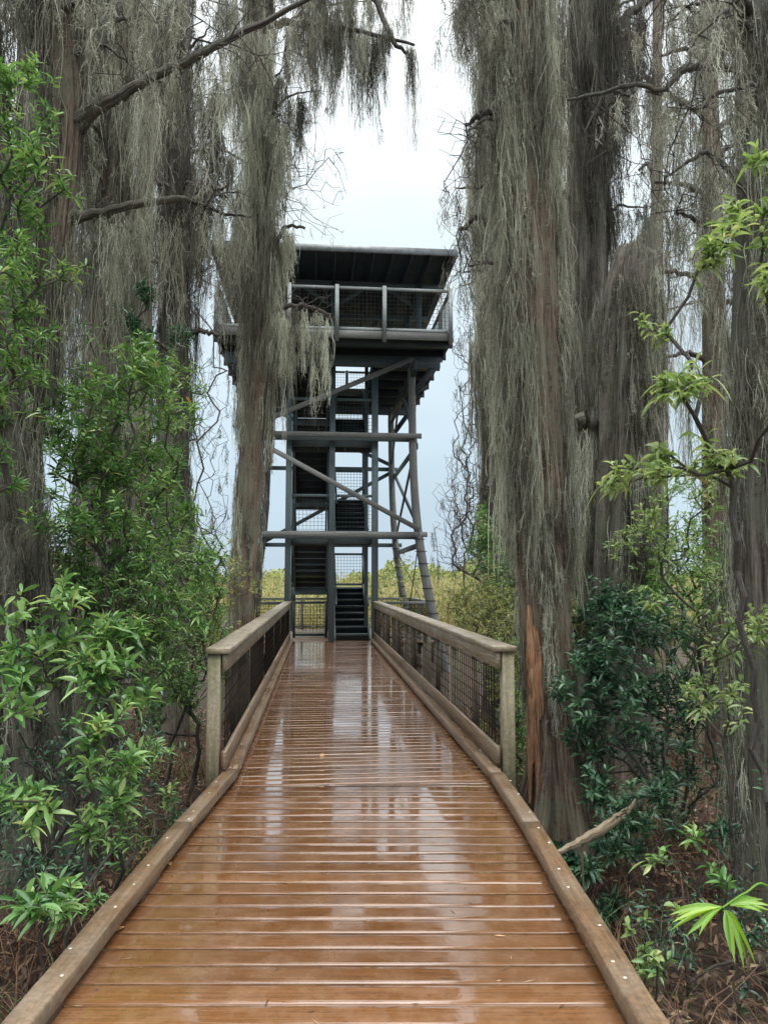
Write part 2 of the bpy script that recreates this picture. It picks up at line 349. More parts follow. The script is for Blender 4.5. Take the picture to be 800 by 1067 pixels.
def spline(pts, n):
    """catmull-rom through (x,y,z,r) rows"""
    P = np.array(pts, float); P = np.vstack([2 * P[0] - P[1], P, 2 * P[-1] - P[-2]])
    out_ = []
    segs = len(P) - 3
    for t in np.linspace(0, segs, n):
        i = min(int(t), segs - 1); u = t - i
        a, b, c, d = P[i:i + 4]
        out_.append(.5 * ((2 * b) + (-a + c) * u + (2 * a - 5 * b + 4 * c - d) * u * u + (-a + 3 * b - 3 * c + d) * u ** 3))
    o = np.array(out_); o[:, 3] = np.maximum(o[:, 3], .002)
    return o

# ---- moss strands (vectorised ribbons)
class Strands:
    def __init__(s): s.P = []; s.L = []; s.Wd = []; s.C = []; s.A = []
    def add(s, P, L, Wd, C, amp):
        P = np.atleast_2d(P); n = len(P)
        s.P.append(P); s.L.append(np.broadcast_to(L, n)); s.Wd.append(np.broadcast_to(Wd, n)); s.C.append(np.broadcast_to(C, n)); s.A.append(np.broadcast_to(amp, n))
    def lobe(s, p, length, spread, n, wd, tone, amp, flat=None):
        """one drooping rope of moss that narrows to a point; strands start all the way down it"""
        n = max(3, int(n)); h = rng.random(n) ** 1.1 * .8
        L = length * (1 - h) * rng.uniform(.35, 1.0, n) * (1 - .3 * h)
        rad = spread * (1 - h) ** .75 * np.abs(rng.standard_normal(n)) * .6; an = rng.random(n) * 2 * pi
        dr = rng.normal(0, amp * 1.2, 2) * length
        q = np.stack([p[0] + rad * np.cos(an) + dr[0] * h, p[1] + rad * np.sin(an) + dr[1] * h, p[2] - h * length + .03 * rng.standard_normal(n)], 1)
        s.add(q, L, wd * (.5 + rng.random(n)), np.clip(tone + .13 * rng.standard_normal(n), 0, 1), amp)
    def tuft(s, p, length, spread, n, wd=.007, tone=.5, amp=.035):
        """a hanging tuft: several ropes side by side, a few drawn out long"""
        p = np.asarray(tuple(p), float); m = max(1, int(round(1 + spread / .035 + length * 1.2)))
        u = np.sort(rng.random(m))[::-1]; u[0] = 1
        for k in range(m):
            a = rng.random() * 2 * pi; rr = spread * np.sqrt(rng.random()) * (1 if k else .3)
            L = length * (.28 + .72 * u[k] ** 1.5)
            s.lobe(p + (rr * cos(a), rr * sin(a), -rng.random() * .08), L, min(spread, .03 + .035 * L) * rng.uniform(.7, 1.2), n / m * (.5 + u[k]), wd, tone + rng.normal() * .1, amp)
    def build(s, name, m, parent=None, K=6, label=None):
        P = np.concatenate(s.P); L = np.concatenate(s.L); Wd = np.concatenate(s.Wd); C = np.concatenate(s.C); A = np.concatenate(s.A)
        n = len(P); t = np.linspace(0, 1, K + 1)
        step = rng.standard_normal((n, K + 1, 2)) * (1.35 * A * np.sqrt(np.maximum(L, .05)))[:, None, None]; step[:, 0] = 0
        xy = np.cumsum(step, 1); xy[:, 1:-1] = .25 * xy[:, :-2] + .5 * xy[:, 1:-1] + .25 * xy[:, 2:]; xy -= xy * (t[None, :, None] * .35)
        # neighbouring strands sway together
        sw = np.stack([np.sin(P[:, :1] * 5 + P[:, 1:2] * 3 + P[:, 2:3] * 1.1 + t * 2.4), np.cos(P[:, 1:2] * 5 - P[:, :1] * 2 + t * 2)], -1) * (A * L)[:, None, None] * t[None, :, None] * 1.2
        ctr = np.zeros((n, K + 1, 3)); ctr[..., :2] = P[:, None, :2] + xy + sw; ctr[..., 2] = P[:, 2:3] - L[:, None] * t
        an = rng.random(n) * pi
        an = an[:, None] + np.cumsum(rng.standard_normal((n, K + 1)) * .35, 1)
        side = np.stack([np.cos(an), np.sin(an), .25 * rng.standard_normal((n, K + 1))], -1)
        prof = np.array([.7] + [1] * (K - 1) + [.12]); prof = prof * (1 - .55 * t)
        wv = Wd[:, None] * prof * (.7 + .6 * rng.random((n, K + 1)))
        a = ctr + side * wv[..., None] / 2; b = ctr - side * wv[..., None] / 2
        V = np.stack([a, b], 2).reshape(-1, 3)
        base = (np.arange(n) * (K + 1) * 2)[:, None] + (np.arange(K) * 2)[None]
        F = np.stack([base, base + 1, base + 3, base + 2], -1).reshape(-1, 4)
        # short curls that stand off every thread
        q = 4; j = rng.integers(0, K, (n, q)); u = rng.random((n, q))
        i = np.arange(n)[:, None]; s0 = (ctr[i, j] + (ctr[i, j + 1] - ctr[i, j]) * u[..., None]).reshape(-1, 3); N = len(s0)
        cw = np.repeat(Wd, q) * .5; cl_ = cw * rng.uniform(5, 15, N)
        d0 = rng.standard_normal((N, 3)) * (1, 1, .7) - (0, 0, .5); d0 /= np.linalg.norm(d0, axis=1)[:, None]
        d1 = d0 + rng.standard_normal((N, 3)) * .7 - (0, 0, .7); d1 /= np.linalg.norm(d1, axis=1)[:, None]
        p1 = s0 + d0 * (cl_ * .5)[:, None]; p2 = p1 + d1 * (cl_ * .5)[:, None]
        sdv = np.cross(d0, rng.standard_normal((N, 3))); sdv /= np.linalg.norm(sdv, axis=1)[:, None] + 1e-9; sdv *= (cw / 2)[:, None]
        V2 = np.stack([s0 + sdv, s0 - sdv, p1 + sdv, p1 - sdv, p2 + sdv * .3, p2 - sdv * .3], 1).reshape(-1, 3)
        b2 = (np.arange(N) * 6)[:, None] + np.array([[0, 2]]) + len(V)
        F2 = np.stack([b2, b2 + 1, b2 + 3, b2 + 2], -1).reshape(-1, 4)
        C2 = np.clip(np.repeat(C, q) + .03 + .1 * rng.standard_normal(N), 0, 1)
        return new_obj(name, np.concatenate([V, V2]), np.concatenate([F, F2]), m, parent, rnd=np.r_[np.repeat(C, (K + 1) * 2), np.repeat(C2, 6)])

# ---- leaves
LEAVES_TOTAL = 0
def leaves(name, P, Dv, L, Wd, m, parent, rnd=None, st=4, droop=.25, fold=.25):
    """lanceolate leaves at P pointing Dv"""
    global LEAVES_TOTAL
    P = np.asarray(P, float); n = len(P); LEAVES_TOTAL += n
    Dv = np.asarray(Dv, float); Dv = Dv / (np.linalg.norm(Dv, axis=1)[:, None] + 1e-9)
    up = np.tile((0, 0, 1.), (n, 1)) + .45 * rng.standard_normal((n, 3))
    sd = np.cross(Dv, up); sd /= np.linalg.norm(sd, axis=1)[:, None] + 1e-9
    nv = np.cross(sd, Dv)
    t = np.linspace(0, 1, st); wp = np.array({3: [.12, 1, .02], 4: [.1, .9, .85, .02], 5: [.1, .75, 1, .7, .02]}[st])
    L = np.broadcast_to(L, n); Wd = np.broadcast_to(Wd, n)
    ctr = P[:, None] + Dv[:, None] * (L[:, None] * t)[..., None] + np.array((0, 0, -1.)) * (L[:, None] * droop * t ** 2)[..., None] * (.5 + rng.random(n))[:, None, None]
    hw = (Wd[:, None] * wp / 2)[..., None]
    a = ctr + sd[:, None] * hw + nv[:, None] * hw * fold * 2; b = ctr - sd[:, None] * hw + nv[:, None] * hw * fold * 2
    V = np.stack([a, ctr, b], 2).reshape(-1, 3)
    base = (np.arange(n) * st * 3)[:, None, None] + (np.arange(st - 1) * 3)[None, :, None] + np.arange(2)[None, None]
    F = np.stack([base, base + 1, base + 4, base + 3], -1).reshape(-1, 4)
    if rnd is None: rnd = rng.random(n)
    return new_obj(name, V, F, m, parent, rnd=np.repeat(rnd, st * 3), smooth=True)

def skeleton(base, tips, jitter=.03, seglen=.18, gravity=.0):
    """greedy branching from base to every tip; returns polylines [(pts, depth-count)]"""
    base = np.asarray(tuple(base), float); tips = np.asarray(tips, float)
    order = np.argsort(np.linalg.norm(tips - base, axis=1))
    nodes = np.zeros((40000, 3)); cost = np.zeros(40000); nodes[0] = base; nn = 1
    par = [-1]; tipn = []
    for i in order:
        tp = tips[i]; d = np.linalg.norm(nodes[:nn] - tp, axis=1)
        sc = d + cost[:nn] * .22
        j = int(np.argmin(sc)); dist = d[j]
        k = max(1, int(dist / seglen)); s0 = nodes[j].copy()
        prev = j
        for q in range(1, k + 1):
            u = q / k; p = s0 + (tp - s0) * u
            p = p + np.array((0, 0, -1)) * gravity * dist * math.sin(pi * u) * .5
            if q < k: p = p + rng.standard_normal(3) * jitter
            if nn >= 39990: break
            nodes[nn] = p; cost[nn] = cost[prev] + dist / k; par.append(prev); prev = nn; nn += 1
        tipn.append((prev, i))
    cnt = np.zeros(nn)
    for t_, _ in tipn: cnt[t_] += 1
    for i in range(nn - 1, 0, -1): cnt[par[i]] += cnt[i]
    dirs = np.zeros((len(tips), 3))
    for t_, i in tipn:
        q = nodes[t_] - nodes[par[t_]]; dirs[i] = q / (np.linalg.norm(q) + 1e-9)
    return nodes[:nn], par, cnt, dirs
def skel_mesh(name, sk, r0, m, parent, power=.42, sides=5, rmax=1):
    nodes, par, cnt, _ = sk; par = np.array(par[1:]); n = len(nodes)
    a = nodes[par]; b = nodes[1:]
    ra = np.minimum(r0 * np.maximum(cnt[par], 1) ** power, rmax); rb = np.minimum(r0 * np.maximum(cnt[1:], 1) ** power, rmax)
    ra = np.minimum(ra, rb * 1.35)
    d = b - a; d /= np.linalg.norm(d, axis=1)[:, None] + 1e-9
    ref = np.where(np.abs(d[:, :1]) < .8, np.array([[1., 0, 0]]), np.array([[0, 1., 0]]))
    u = np.cross(d, ref); u /= np.linalg.norm(u, axis=1)[:, None]; v = np.cross(d, u)
    th = np.linspace(0, 2 * pi, sides, endpoint=False)
    ring = u[:, None] * np.cos(th)[None, :, None] + v[:, None] * np.sin(th)[None, :, None]
    V = np.stack([a[:, None] + ring * ra[:, None, None], (b + d * rb[:, None] * .4)[:, None] + ring * rb[:, None, None]], 1)
    ns = len(a); V = V.reshape(-1, 3)
    i = np.arange(ns)[:, None] * 2 * sides; j = np.arange(sides)[None]; j2 = (j + 1) % sides
    F = np.stack([i + j, i + j2, i + sides + j2, i + sides + j], -1).reshape(-1, 4)
    uv = np.tile(np.array([[0, 0], [0, .05], [.2, .05], [.2, 0]]), (len(F), 1)) + np.repeat(rng.random((len(F), 2)), 4, 0)
    return new_obj(name, V, F, m, parent, uv=uv, rnd=rng.random(len(V)), smooth=True)

def whorl(tips, dirs, k, L, jit=.25, spread=(.5, 1.3)):
    """k leaves round every tip"""
    n = len(tips); T = np.repeat(tips, k, 0); A = np.repeat(dirs, k, 0)
    A = A + np.array((0, 0, .55)); A /= np.linalg.norm(A, axis=1)[:, None]
    ref = np.tile((0.3, 1., .1), (len(A), 1)); u = np.cross(A, ref); u /= np.linalg.norm(u, axis=1)[:, None] + 1e-9; v = np.cross(A, u)
    an = np.tile(np.arange(k) * 2.4, n) + np.repeat(rng.random(n) * 6.28, k) + rng.standard_normal(n * k) * .3
    op = rng.uniform(spread[0], spread[1], n * k)
    Dv = A * np.cos(op)[:, None] + (u * np.cos(an)[:, None] + v * np.sin(an)[:, None]) * np.sin(op)[:, None]
    P = T - A * (np.tile(np.arange(k), n) / k * L * .8)[:, None]
    return P, Dv

def in_ellipsoids(blobs, n):
    """n points spread through clumps [(centre, (rx,ry,rz), weight)]"""
    w_ = np.array([b[2] for b in blobs], float); w_ /= w_.sum(); pts = []
    for b, k in zip(blobs, rng.multinomial(n, w_)):
        nc = max(2, k // 9); cc = rng.standard_normal((nc, 3)) * .52; q = cc[rng.integers(0, nc, k)] + rng.standard_normal((k, 3)) * .2
        q /= np.maximum(1, np.linalg.norm(q, axis=1) / 1.7)[:, None]
        pts.append(np.array(tuple(b[0])) + q * np.array(b[1]))
    return np.concatenate(pts)

# ================================================================== GROUND
def ground_sheet():
    xs = np.unique(np.r_[np.linspace(-400, -30, 12), np.linspace(-30, 30, 160), np.linspace(30, 400, 12)])
    ys = np.unique(np.r_[np.linspace(-200, -8, 8), np.linspace(-8, 40, 130), np.linspace(40, 900, 20)])
    X, Y = np.meshgrid(xs, ys, indexing='ij')
    Z = ground_z(X, Y) + .04 * rng.standard_normal(X.shape) * (np.abs(X) < 30)
    V = np.stack([X, Y, Z], -1).reshape(-1, 3); nx, ny = X.shape
    i, j = np.meshgrid(np.arange(nx - 1), np.arange(ny - 1), indexing='ij')
    F = np.stack([i * ny + j, (i + 1) * ny + j, (i + 1) * ny + j + 1, i * ny + j + 1], -1).reshape(-1, 4)
    m, n, l = mat('forest_floor')
    o = node(n, 'ShaderNodeOutputMaterial'); b = node(n, 'ShaderNodeBsdfPrincipled', {'Roughness': .8})
    geo = node(n, 'ShaderNodeNewGeometry'); g = node(n, 'ShaderNodeTexNoise', {'Scale': 9, 'Detail': 10, 'Roughness': .75}); l.new(geo.outputs['Position'], g.inputs['Vector'])
    r = rampn(n, [(.3, (.012, .009, .006)), (.5, (.045, .028, .018)), (.7, (.12, .08, .05))]); l.new(g.outputs['Fac'], r.inputs[0]); l.new(r.outputs[0], b.inputs['Base Color'])
    bp = node(n, 'ShaderNodeBump', {'Strength': 1, 'Distance': .06}); l.new(g.outputs['Fac'], bp.inputs['Height']); l.new(bp.outputs[0], b.inputs['Normal'])
    l.new(b.outputs[0], o.inputs[0])
    o_ = new_obj('ground', V, F, m, smooth=True); tag(o_, kind='structure')
ground_sheet()

# ================================================================== BOARDWALK
YAW = R(5.05)                       # the far stretch turns left by this much
P0 = Vector((-.165, 6.05, 0)); DU = Vector((-sin(YAW), cos(YAW), 0)); DR = Vector((cos(YAW), sin(YAW), 0))
HALF = 1.05
LEN = 13.55
def far(x, v, z=0): return P0 + DR * x + DU * v + Vector((0, 0, z))
def near(x, y, z=0): return Vector((P0.x + x, y, z))
def plank(mb, a, b, d, wd, r):
    """one slightly crowned deck board from a to b (left to right), d = direction of travel"""
    a, b, d = Vector(a), Vector(b), Vector(d)
    prof = [(-.5, -.034), (-.5, -.0004), (-.497, 0), (-.3, 0), (.3, 0), (.497, 0), (.5, -.0004), (.5, -.034)]
    n = len(prof); V = [p + d * (q * wd) + Vector((0, 0, h)) for p in (a, b) for q, h in prof]
    L = (b - a).length; F = []; U = []
    for i in range(n - 1):
        F.append((i, n + i, n + i + 1, i + 1)); v0, v1 = prof[i][0] * wd, prof[i + 1][0] * wd; U += [(0, v0), (L, v0), (L, v1), (0, v1)]
    mb._add(V, F, U, r)
def plank2(mb, a, b, d, wa, wb, r):
    a, b, d = Vector(a), Vector(b), Vector(d)
    prof = [(-.5, -.034), (-.5, -.004), (-.46, -.0008), (.46, -.0008), (.5, -.004), (.5, -.034)]; n = len(prof)
    V = [a + d * (q * wa) + Vector((0, 0, h)) for q, h in prof] + [b + d * (q * wb) + Vector((0, 0, h)) for q, h in prof]
    F = []; U = []
    for i in range(n - 1):
        F.append((i, n + i, n + i + 1, i + 1)); U += [(0, prof[i][0] * wa), (2.2, prof[i][0] * wb), (2.2, prof[i + 1][0] * wb), (0, prof[i + 1][0] * wa)]
    mb._add(V, F, U, r)
def boardwalk():
    mb = MB(); pit, wd = .142, .1382
    y = -2.5
    rows = []
    while y < P0.y - .12:
        plank(mb, near(-HALF - .05, y, random.uniform(-.0005, .0005)), near(HALF + .05, y, random.uniform(-.0005, .0005)), (0, 1, 0), wd, random.random()); y += pit
    # tapered boards that take up the turn
    yl = y - wd / 2; gl = far(-HALF - .05, -.002).y; gr = far(HALF + .05, -.002).y
    for k in range(2):
        a0, a1 = yl + (gl - yl) * k / 2, yl + (gl - yl) * (k + 1) / 2; b0, b1 = yl + (gr - yl) * k / 2, yl + (gr - yl) * (k + 1) / 2
        plank2(mb, near(-HALF - .05, (a0 + a1) / 2), near(HALF + .05, (b0 + b1) / 2), (0, 1, 0), a1 - a0 - .004, b1 - b0 - .006, random.random())
    v = .07
    while v < LEN + .3:
        plank(mb, far(-HALF - .05, v, random.uniform(-.0005, .0005)), far(HALF + .05, v, random.uniform(-.0005, .0005)), DU, wd, random.random()); v += pit
    o = mb.build('boardwalk', M['deck'], smooth=False); tag(o, kind='structure')
    u = MB()
    for x in (-.95, 0, .95):
        u.beam(near(x, -2.5, -.14), near(x, P0.y, -.14), .09, .2); u.beam(far(x, 0, -.14), far(x, LEN, -.14), .09, .2)
    for v in np.arange(.3, LEN, 2.4):
        u.beam(far(-1.0, v, -.3), far(1.0, v, -.3), .1, .2)
        for x in (-1.0, 1.0): u.beam(far(x, v + .12, -1.1), far(x, v + .12, -.2), .15, .15)
    for y_ in np.arange(-2, 6, 2.4):
        u.beam(near(-1.0, y_, -.3), near(1.0, y_, -.3), .1, .2)
        for x in (-1.0, 1.0): u.beam(near(x, y_ + .12, -1.1), near(x, y_ + .12, -.2), .15, .15)
    s = u.build('understructure', M['kerbdirt'], o)
boardwalk()

def screw_mesh():
    V = []; n = 8; r = .0085
    for h, q in ((0, 1), (.002, .85)):
        for i in range(n): V.append((r * q * cos(i * 2 * pi / n), r * q * sin(i * 2 * pi / n), h))
    F = [(i, (i + 1) % n, n + (i + 1) % n, n + i) for i in range(n)] + [(8, 9, 10, 15), (15, 10, 11, 14), (14, 11, 12, 13)]
    return V, F
def kerb(name, side, label):
    """edge timber on blocks along the open stretch, and lower one through the railing stretch"""
    e_ = empty(name, near(side * (HALF + .02), 3, 0)); tag(e_, label, 'kerb', 'timber kerbs along the boardwalk')
    off = e_.location
    mb = MB(); y = -2.4; zc = .075; wd, ht = .105, .072
    cuts = [-2.4, 1.2, 4.75]; kx = HALF + .03
    for a, b in zip(cuts, cuts[1:]):
        mb.worn(near(side * kx, a + .001, zc) - off, near(side * kx, b - .001, zc) - off, wd, ht, r=.42, n=24)
    mb.worn(near(side * kx, 4.752, zc) - off, near(side * (HALF - .0), 5.985 - side * .05, zc) - off, wd, ht, r=.4, n=8)
    mb.build('edge_timber', M['kerb'], e_)
    bl = MB()
    for y in np.arange(-2, 6, 1.2): bl.beam(near(side * kx, y - .15, .019) - off, near(side * kx, y + .15, .019) - off, .08, .036)
    bl.build('spacer_block', M['kerbdirt'], e_)
    lo = MB()
    lo.worn(near(side * (HALF - .0), 5.987 - side * .05, .068) - off, far(side * (HALF - .0), LEN / 2, .065) - off, .1, .07, r=.4, n=30)
    lo.worn(far(side * (HALF - .0), LEN / 2 + .003, .065) - off, far(side * (HALF - .0), LEN, .065) - off, .1, .07, r=.45, n=30)
    lo.build('edge_timber', M['kerb'], e_)
    V, F = screw_mesh(); s0 = None
    spots = []
    for y in np.arange(1.9, 5.9, .31):
        spots.append(near(side * kx + random.uniform(-.03, .03), y + random.uniform(-.12, .12), zc + ht / 2 + .0015))
    for v in np.arange(.15, 8, .45):
        spots.append(far(side * HALF + random.uniform(-.03, .03), v + random.uniform(-.1, .1), .103))
    for p in spots:
        if s0 is None: o = s0 = new_obj('screw_head', V, F, M['screw'], e_)
        else: o = s0.copy(); COL.objects.link(o); o.parent = e_
        o.location = p - off
kerb('boardwalk_kerb', -1, 'weathered timber kerb along the left edge of the wet boardwalk')
kerb('boardwalk_kerb', 1, 'brown timber kerb along the right edge of the boardwalk beside the big cypress')

def wire_panel(mb, a, b, z0, z1, sp=.1, t=.0045, dz=None):
    """square wire grid between two ground points"""
    a, b = Vector(a), Vector(b); d = b - a; L = d.length; d.normalize()
    for k in range(int((z1 - z0) / sp) + 1):
        z = z0 + k * sp
        if z > z1: break
        mb.beam(a + Vector((0, 0, z)), b + Vector((0, 0, z)), t, t, c=0)
    for k in range(1, int(L / sp) + 1):
        p = a + d * (k * sp)
        if k * sp < L: mb.beam(p + Vector((0, 0, z0)), p + Vector((0, 0, z1)), t, t, c=0)

def railing(side, label):
    e_ = empty('railing', far(side * (HALF + .09), 0, 0)); tag(e_, label, 'railing', 'railings of the boardwalk')
    off = e_.location; xx = side * (HALF + .1)
    vs = list(np.linspace(.02, LEN - .05, 7))
    for i, v in enumerate(vs):
        p = MB(); p.beam(far(xx + side * .03, v, -.55) - off, far(xx + side * .03, v, 1.02) - off, .1 if i else .1, .1, up=tuple(DU), c=.004)
        o = p.build('post', M['post'] if i == 0 else M['rail'], e_)
        if i == 0: o['label'] = 'greenish end post'
    c = MB(); half = len(vs) // 2
    for a, b in ((0, 2), (2, 4), (4, 6)):
        va = vs[a] + (.002 if a else -.07); vb = vs[b] - .002 + (.07 if b == 6 else 0)
        c.worn(far(xx, va, 1.045) - off, far(xx, vb, 1.045) - off, .19, .042, c=.004, n=26, jit=.001)
    c.build('rail_cap', M['rail'], e_)
    s = MB()
    for a, b in ((0, 3), (3, 6)):
        s.beam(far(xx - side * .052, vs[a] - (.05 if a == 0 else -.002), .955) - off, far(xx - side * .052, vs[b] - .002, .955) - off, .04, .13, c=.004)
    s.build('top_rail', M['rail'], e_)
    s = MB()
    for a, b in ((0, 3), (3, 6)):
        s.beam(far(xx - side * .055, vs[a] - (.02 if a == 0 else -.002), .19) - off, far(xx - side * .055, vs[b] - .002, .19) - off, .04, .14, c=.004)
    s.build('bottom_rail', M['brownrail'], e_)
    for a, b in zip(vs, vs[1:]):
        q = MB(); wire_panel(q, far(xx - side * .04, a + .06) - off, far(xx - side * .04, b - .06) - off, .26, .89, .1, .006)
        q.build('wire_mesh', M['wire'], e_)
    for a, b in zip(vs, vs[1:]):
        m_ = (a + b) / 2; bal = MB()
        bal.beam(far(xx, m_, .2) - off, far(xx, m_, .92) - off, .05, .08, up=tuple(DU)); bal.build('stile', M['rail'], e_)
railing(-1, 'left railing of the boardwalk, grey wood cap over black wire mesh')
railing(1, 'right railing of the boardwalk, grey wood cap over black wire mesh')

# ================================================================== TOWER
TW = empty('observation_tower', far(0, LEN), YAW, label='tall grey timber lookout tower with zigzag stairs and flat roof beyond the boardwalk', cat='tower')
TL = TW
H1, H2, HP = 2.80, 5.41, 7.90       # stage heights
HR = 9.93
FY, RY = -.3, 5.4                   # front and rear leg planes
LX = 2.1
def leg_pts(sx, front):
    y0 = FY if front else RY; s = -1 if front else 1
    rows = [(-1.2, 2.95, .50), (0, 2.72, .38), (1.4, 2.45, .2), (H1, 2.24, .06), (H1 + 1.3, 2.14, 0), (H2, LX, 0), (HP - .35, LX - .02, 0)]
    return [(sx * x, y0 + s * dy, z, .1) for z, x, dy in rows]
def legx(z):
    P = spline(leg_pts(1, True), 60); return float(np.interp(z, P[:, 2], P[:, 0])), float(np.interp(z, P[:, 2], P[:, 1]))
for sx in (-1, 1):
    for fr in (True, False):
        P = spline(leg_pts(sx, fr), 26); mb = MB()
        mb.tube(P[:, :3], np.linspace(.125, .1, 26), 12, .03, seed=7 + sx * 3 + fr)
        lg = mb.build('leg', M['tower_light'], TL, smooth=True)
        st0 = None                     # steel bands with bolt ends on the lower leg
        for z in np.arange(-.2, H1 + .1, .32):
            x = float(np.interp(z, P[:, 2], P[:, 0])); y = float(np.interp(z, P[:, 2], P[:, 1]))
            st = MB(); st.tube([(x, y, z - .01), (x, y, z + .01)], [.134, .134], 12)
            st.beam((x - .16, y - .02, z), (x + .16, y - .02, z), .014, .014)
            st.build('steel_band', M['wire'], lg)
def part(name, m, items, parent=None):
    """one mesh from a list of (a, b, width, height[, up])"""
    mb = MB()
    for it in items: mb.beam(*it)
    return mb.build(name, m, parent or TL)
def leg_at(z, sx, fr):
    x, y = legx(z); return Vector((sx * x, y if fr else RY + (FY - y), z))
YV = (0, 1, 0)
def vb(a, b, w_, h_): return (a, b, w_, h_, (0, 1, 0))
# girts round the four legs at each stage
for z in (H1, H2):
    x, _ = legx(z)
    for fr in (True, False):
        yy = (FY - .135) if fr else RY + .12
        part('crossbeam', M['tower_light'] if fr else M['tower'], [((-x - .22, yy, z), (x + .22, yy, z), .06, .135)])
        if fr: part('crossbeam', M['tower'], [((-x - .1, FY + .13, z - .03), (x + .1, FY + .13, z - .03), .06, .16)])
    for s in (-1, 1):
        part('crossbeam', M['tower'], [((s * (x + .12), FY, z - .24), (s * (x + .12), RY, z - .24), .06, .15)])
# diagonal braces
def brace(a, b, m='tower_light', w_=.055, h_=.125):
    d = (Vector(b) - Vector(a)); up = Vector((0, 0, 1)); part('brace', M[m], [(a, b, w_, h_)])
xf = legx(H2)[0]
brace((-xf - .05, FY - .2, H2 - .12), (legx(H1)[0] + .0, FY - .26, H1 + .12))
brace((-xf, FY - .2, H2 + .18), (LX, FY - .2, HP - .42))
brace((LX, RY + .16, H2 - .1), (-LX - .1, RY + .16, H1 + .1), 'tower')
brace((LX, RY + .16, H2 + .15), (-LX, RY + .16, HP - .4), 'tower')
for s in (-1, 1):
    xa = legx(H1)[0]
    brace((s * (xa + .05), FY, H1 + .1), (s * (LX + .1), RY, H2 - .2), 'tower')
    brace((s * (LX + .1), FY, H2 - .1), (s * (LX + .12), RY, H1 + .15), 'tower', .05, .12)
    brace((s * LX, FY, H2 + .15), (s * LX, (FY + RY) / 2, HP - .35), 'tower')
    brace((s * LX, RY, H2 + .15), (s * LX, (FY + RY) / 2, HP - .35), 'tower')
    # steel tie rods
    q = MB(); q.tube([leg_at(H1 - .1, s, True), leg_at(.2, s, False)], [.016, .016], 6); q.tube([leg_at(.2, s, True), leg_at(H1 - .1, s, False)], [.016, .016], 6)
    q.build('tie_rod', M['wire'], TL)
# stair tower posts
SX = (-1.17, -.02, 1.12); SY = (0.02, 4.35)
for x in SX:
    for y in SY:
        top = HP - .02
        part('stair_post', M['tower'], [vb((x, y, -.9), (x, y, top), .15 if x < 1 else .17, .15)])
part('stair_post', M['tower'], [vb((SX[2] - .17, .95, 0), (SX[2] - .17, .95, HP - .1), .1, .1)])
# flights
def flight(x0, x1, ya, yb, z0, z1, n=8):
    f = bpy.data.objects.new('stair_flight', None); COL.objects.link(f); f.parent = TL
    dz = (z1 - z0) / n; dy = (yb - ya) / (n - 1)
    sd = 1 if yb > ya else -1
    for k in range(n - 1):
        z = z0 + dz * (k + 1); y = ya + dy * (k + .5)
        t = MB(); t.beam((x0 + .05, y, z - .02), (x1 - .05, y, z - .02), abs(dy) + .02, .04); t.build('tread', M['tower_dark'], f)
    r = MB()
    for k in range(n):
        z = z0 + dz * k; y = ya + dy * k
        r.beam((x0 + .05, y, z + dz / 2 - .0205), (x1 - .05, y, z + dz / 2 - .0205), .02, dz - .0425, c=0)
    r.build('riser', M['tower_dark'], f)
    s = MB()
    for x in (x0 + .03, x1 - .03):
        s.beam((x, ya, z0 - .02), (x, yb, z1 - .02), .045, .26)
    s.build('stringer', M['tower'], f)
    h = MB()
    for x in (x0 + .06, x1 - .06): h.beam((x, ya, z0 + .95), (x, yb, z1 + .95), .05, .07)
    h.build('handrail', M['tower'], f)
FA, FB = .95, 3.25
def landing(x0, x1, y0, y1, z):
    l = MB(); n = int((y1 - y0) / .145)
    for k in range(n): l.beam((x0, y0 + (k + .5) * (y1 - y0) / n, z - .02), (x1, y0 + (k + .5) * (y1 - y0) / n, z - .02), (y1 - y0) / n - .008, .038)
    for x in np.linspace(x0 + .05, x1 - .05, 4): l.beam((x, y0, z - .13), (x, y1, z - .13), .05, .17)
    l.beam((x0, y0 - .026, z - .12), (x1, y0 - .026, z - .12), .045, .22); l.beam((x0, y1 + .026, z - .12), (x1, y1 + .026, z - .12), .045, .22)
    l.build('landing', M['tower'], TL)
def mesh_rail(a, b, z, h=1.05, low=.08, pale=False, m='tower'):
    r = bpy.data.objects.new('guard_rail', None); COL.objects.link(r); r.parent = TL
    a, b = Vector(a), Vector(b)
    q = MB(); q.beam(a + Vector((0, 0, z + h)), b + Vector((0, 0, z + h)), .07, .07); q.build('top_rail', M[m], r)
    q = MB(); q.beam(a + Vector((0, 0, z + low)), b + Vector((0, 0, z + low)), .05, .07); q.build('bottom_rail', M[m], r)
    q = MB(); wire_panel(q, a, b, z + low + .07, z + h - .04, .1, .008); q.build('wire_mesh', M['wire_pale' if pale else 'wire'], r)
    return r
stages = [(0, H1), (H1, H2), (H2, HP)]
for z0, z1 in stages:
    zm = (z0 + z1) / 2
    flight(SX[1] + .08, SX[2] - .08, FA if z0 else .45, FB, z0, zm)
    flight(SX[0] + .08, SX[1] - .08, FB, FA, zm, z1)
    landing(SX[0], SX[2], FB + .05, SY[1] - .1, zm)
    mesh_rail((SX[0] + .08, SY[1], 0), (SX[1] - .08, SY[1], 0), zm); mesh_rail((SX[1] + .08, SY[1], 0), (SX[2] - .08, SY[1], 0), zm)
    for s in (0, 2): mesh_rail((SX[s], FB + .1, 0), (SX[s], SY[1] - .08, 0), zm)
for z in (H1, H2):
    landing(SX[0], SX[2], .12, FA - .05, z)
    mesh_rail((SX[0] + .08, SY[0], 0), (SX[1] - .08, SY[0], 0), z, pale=True); mesh_rail((SX[1] + .08, SY[0], 0), (SX[2] - .08, SY[0], 0), z, pale=True)
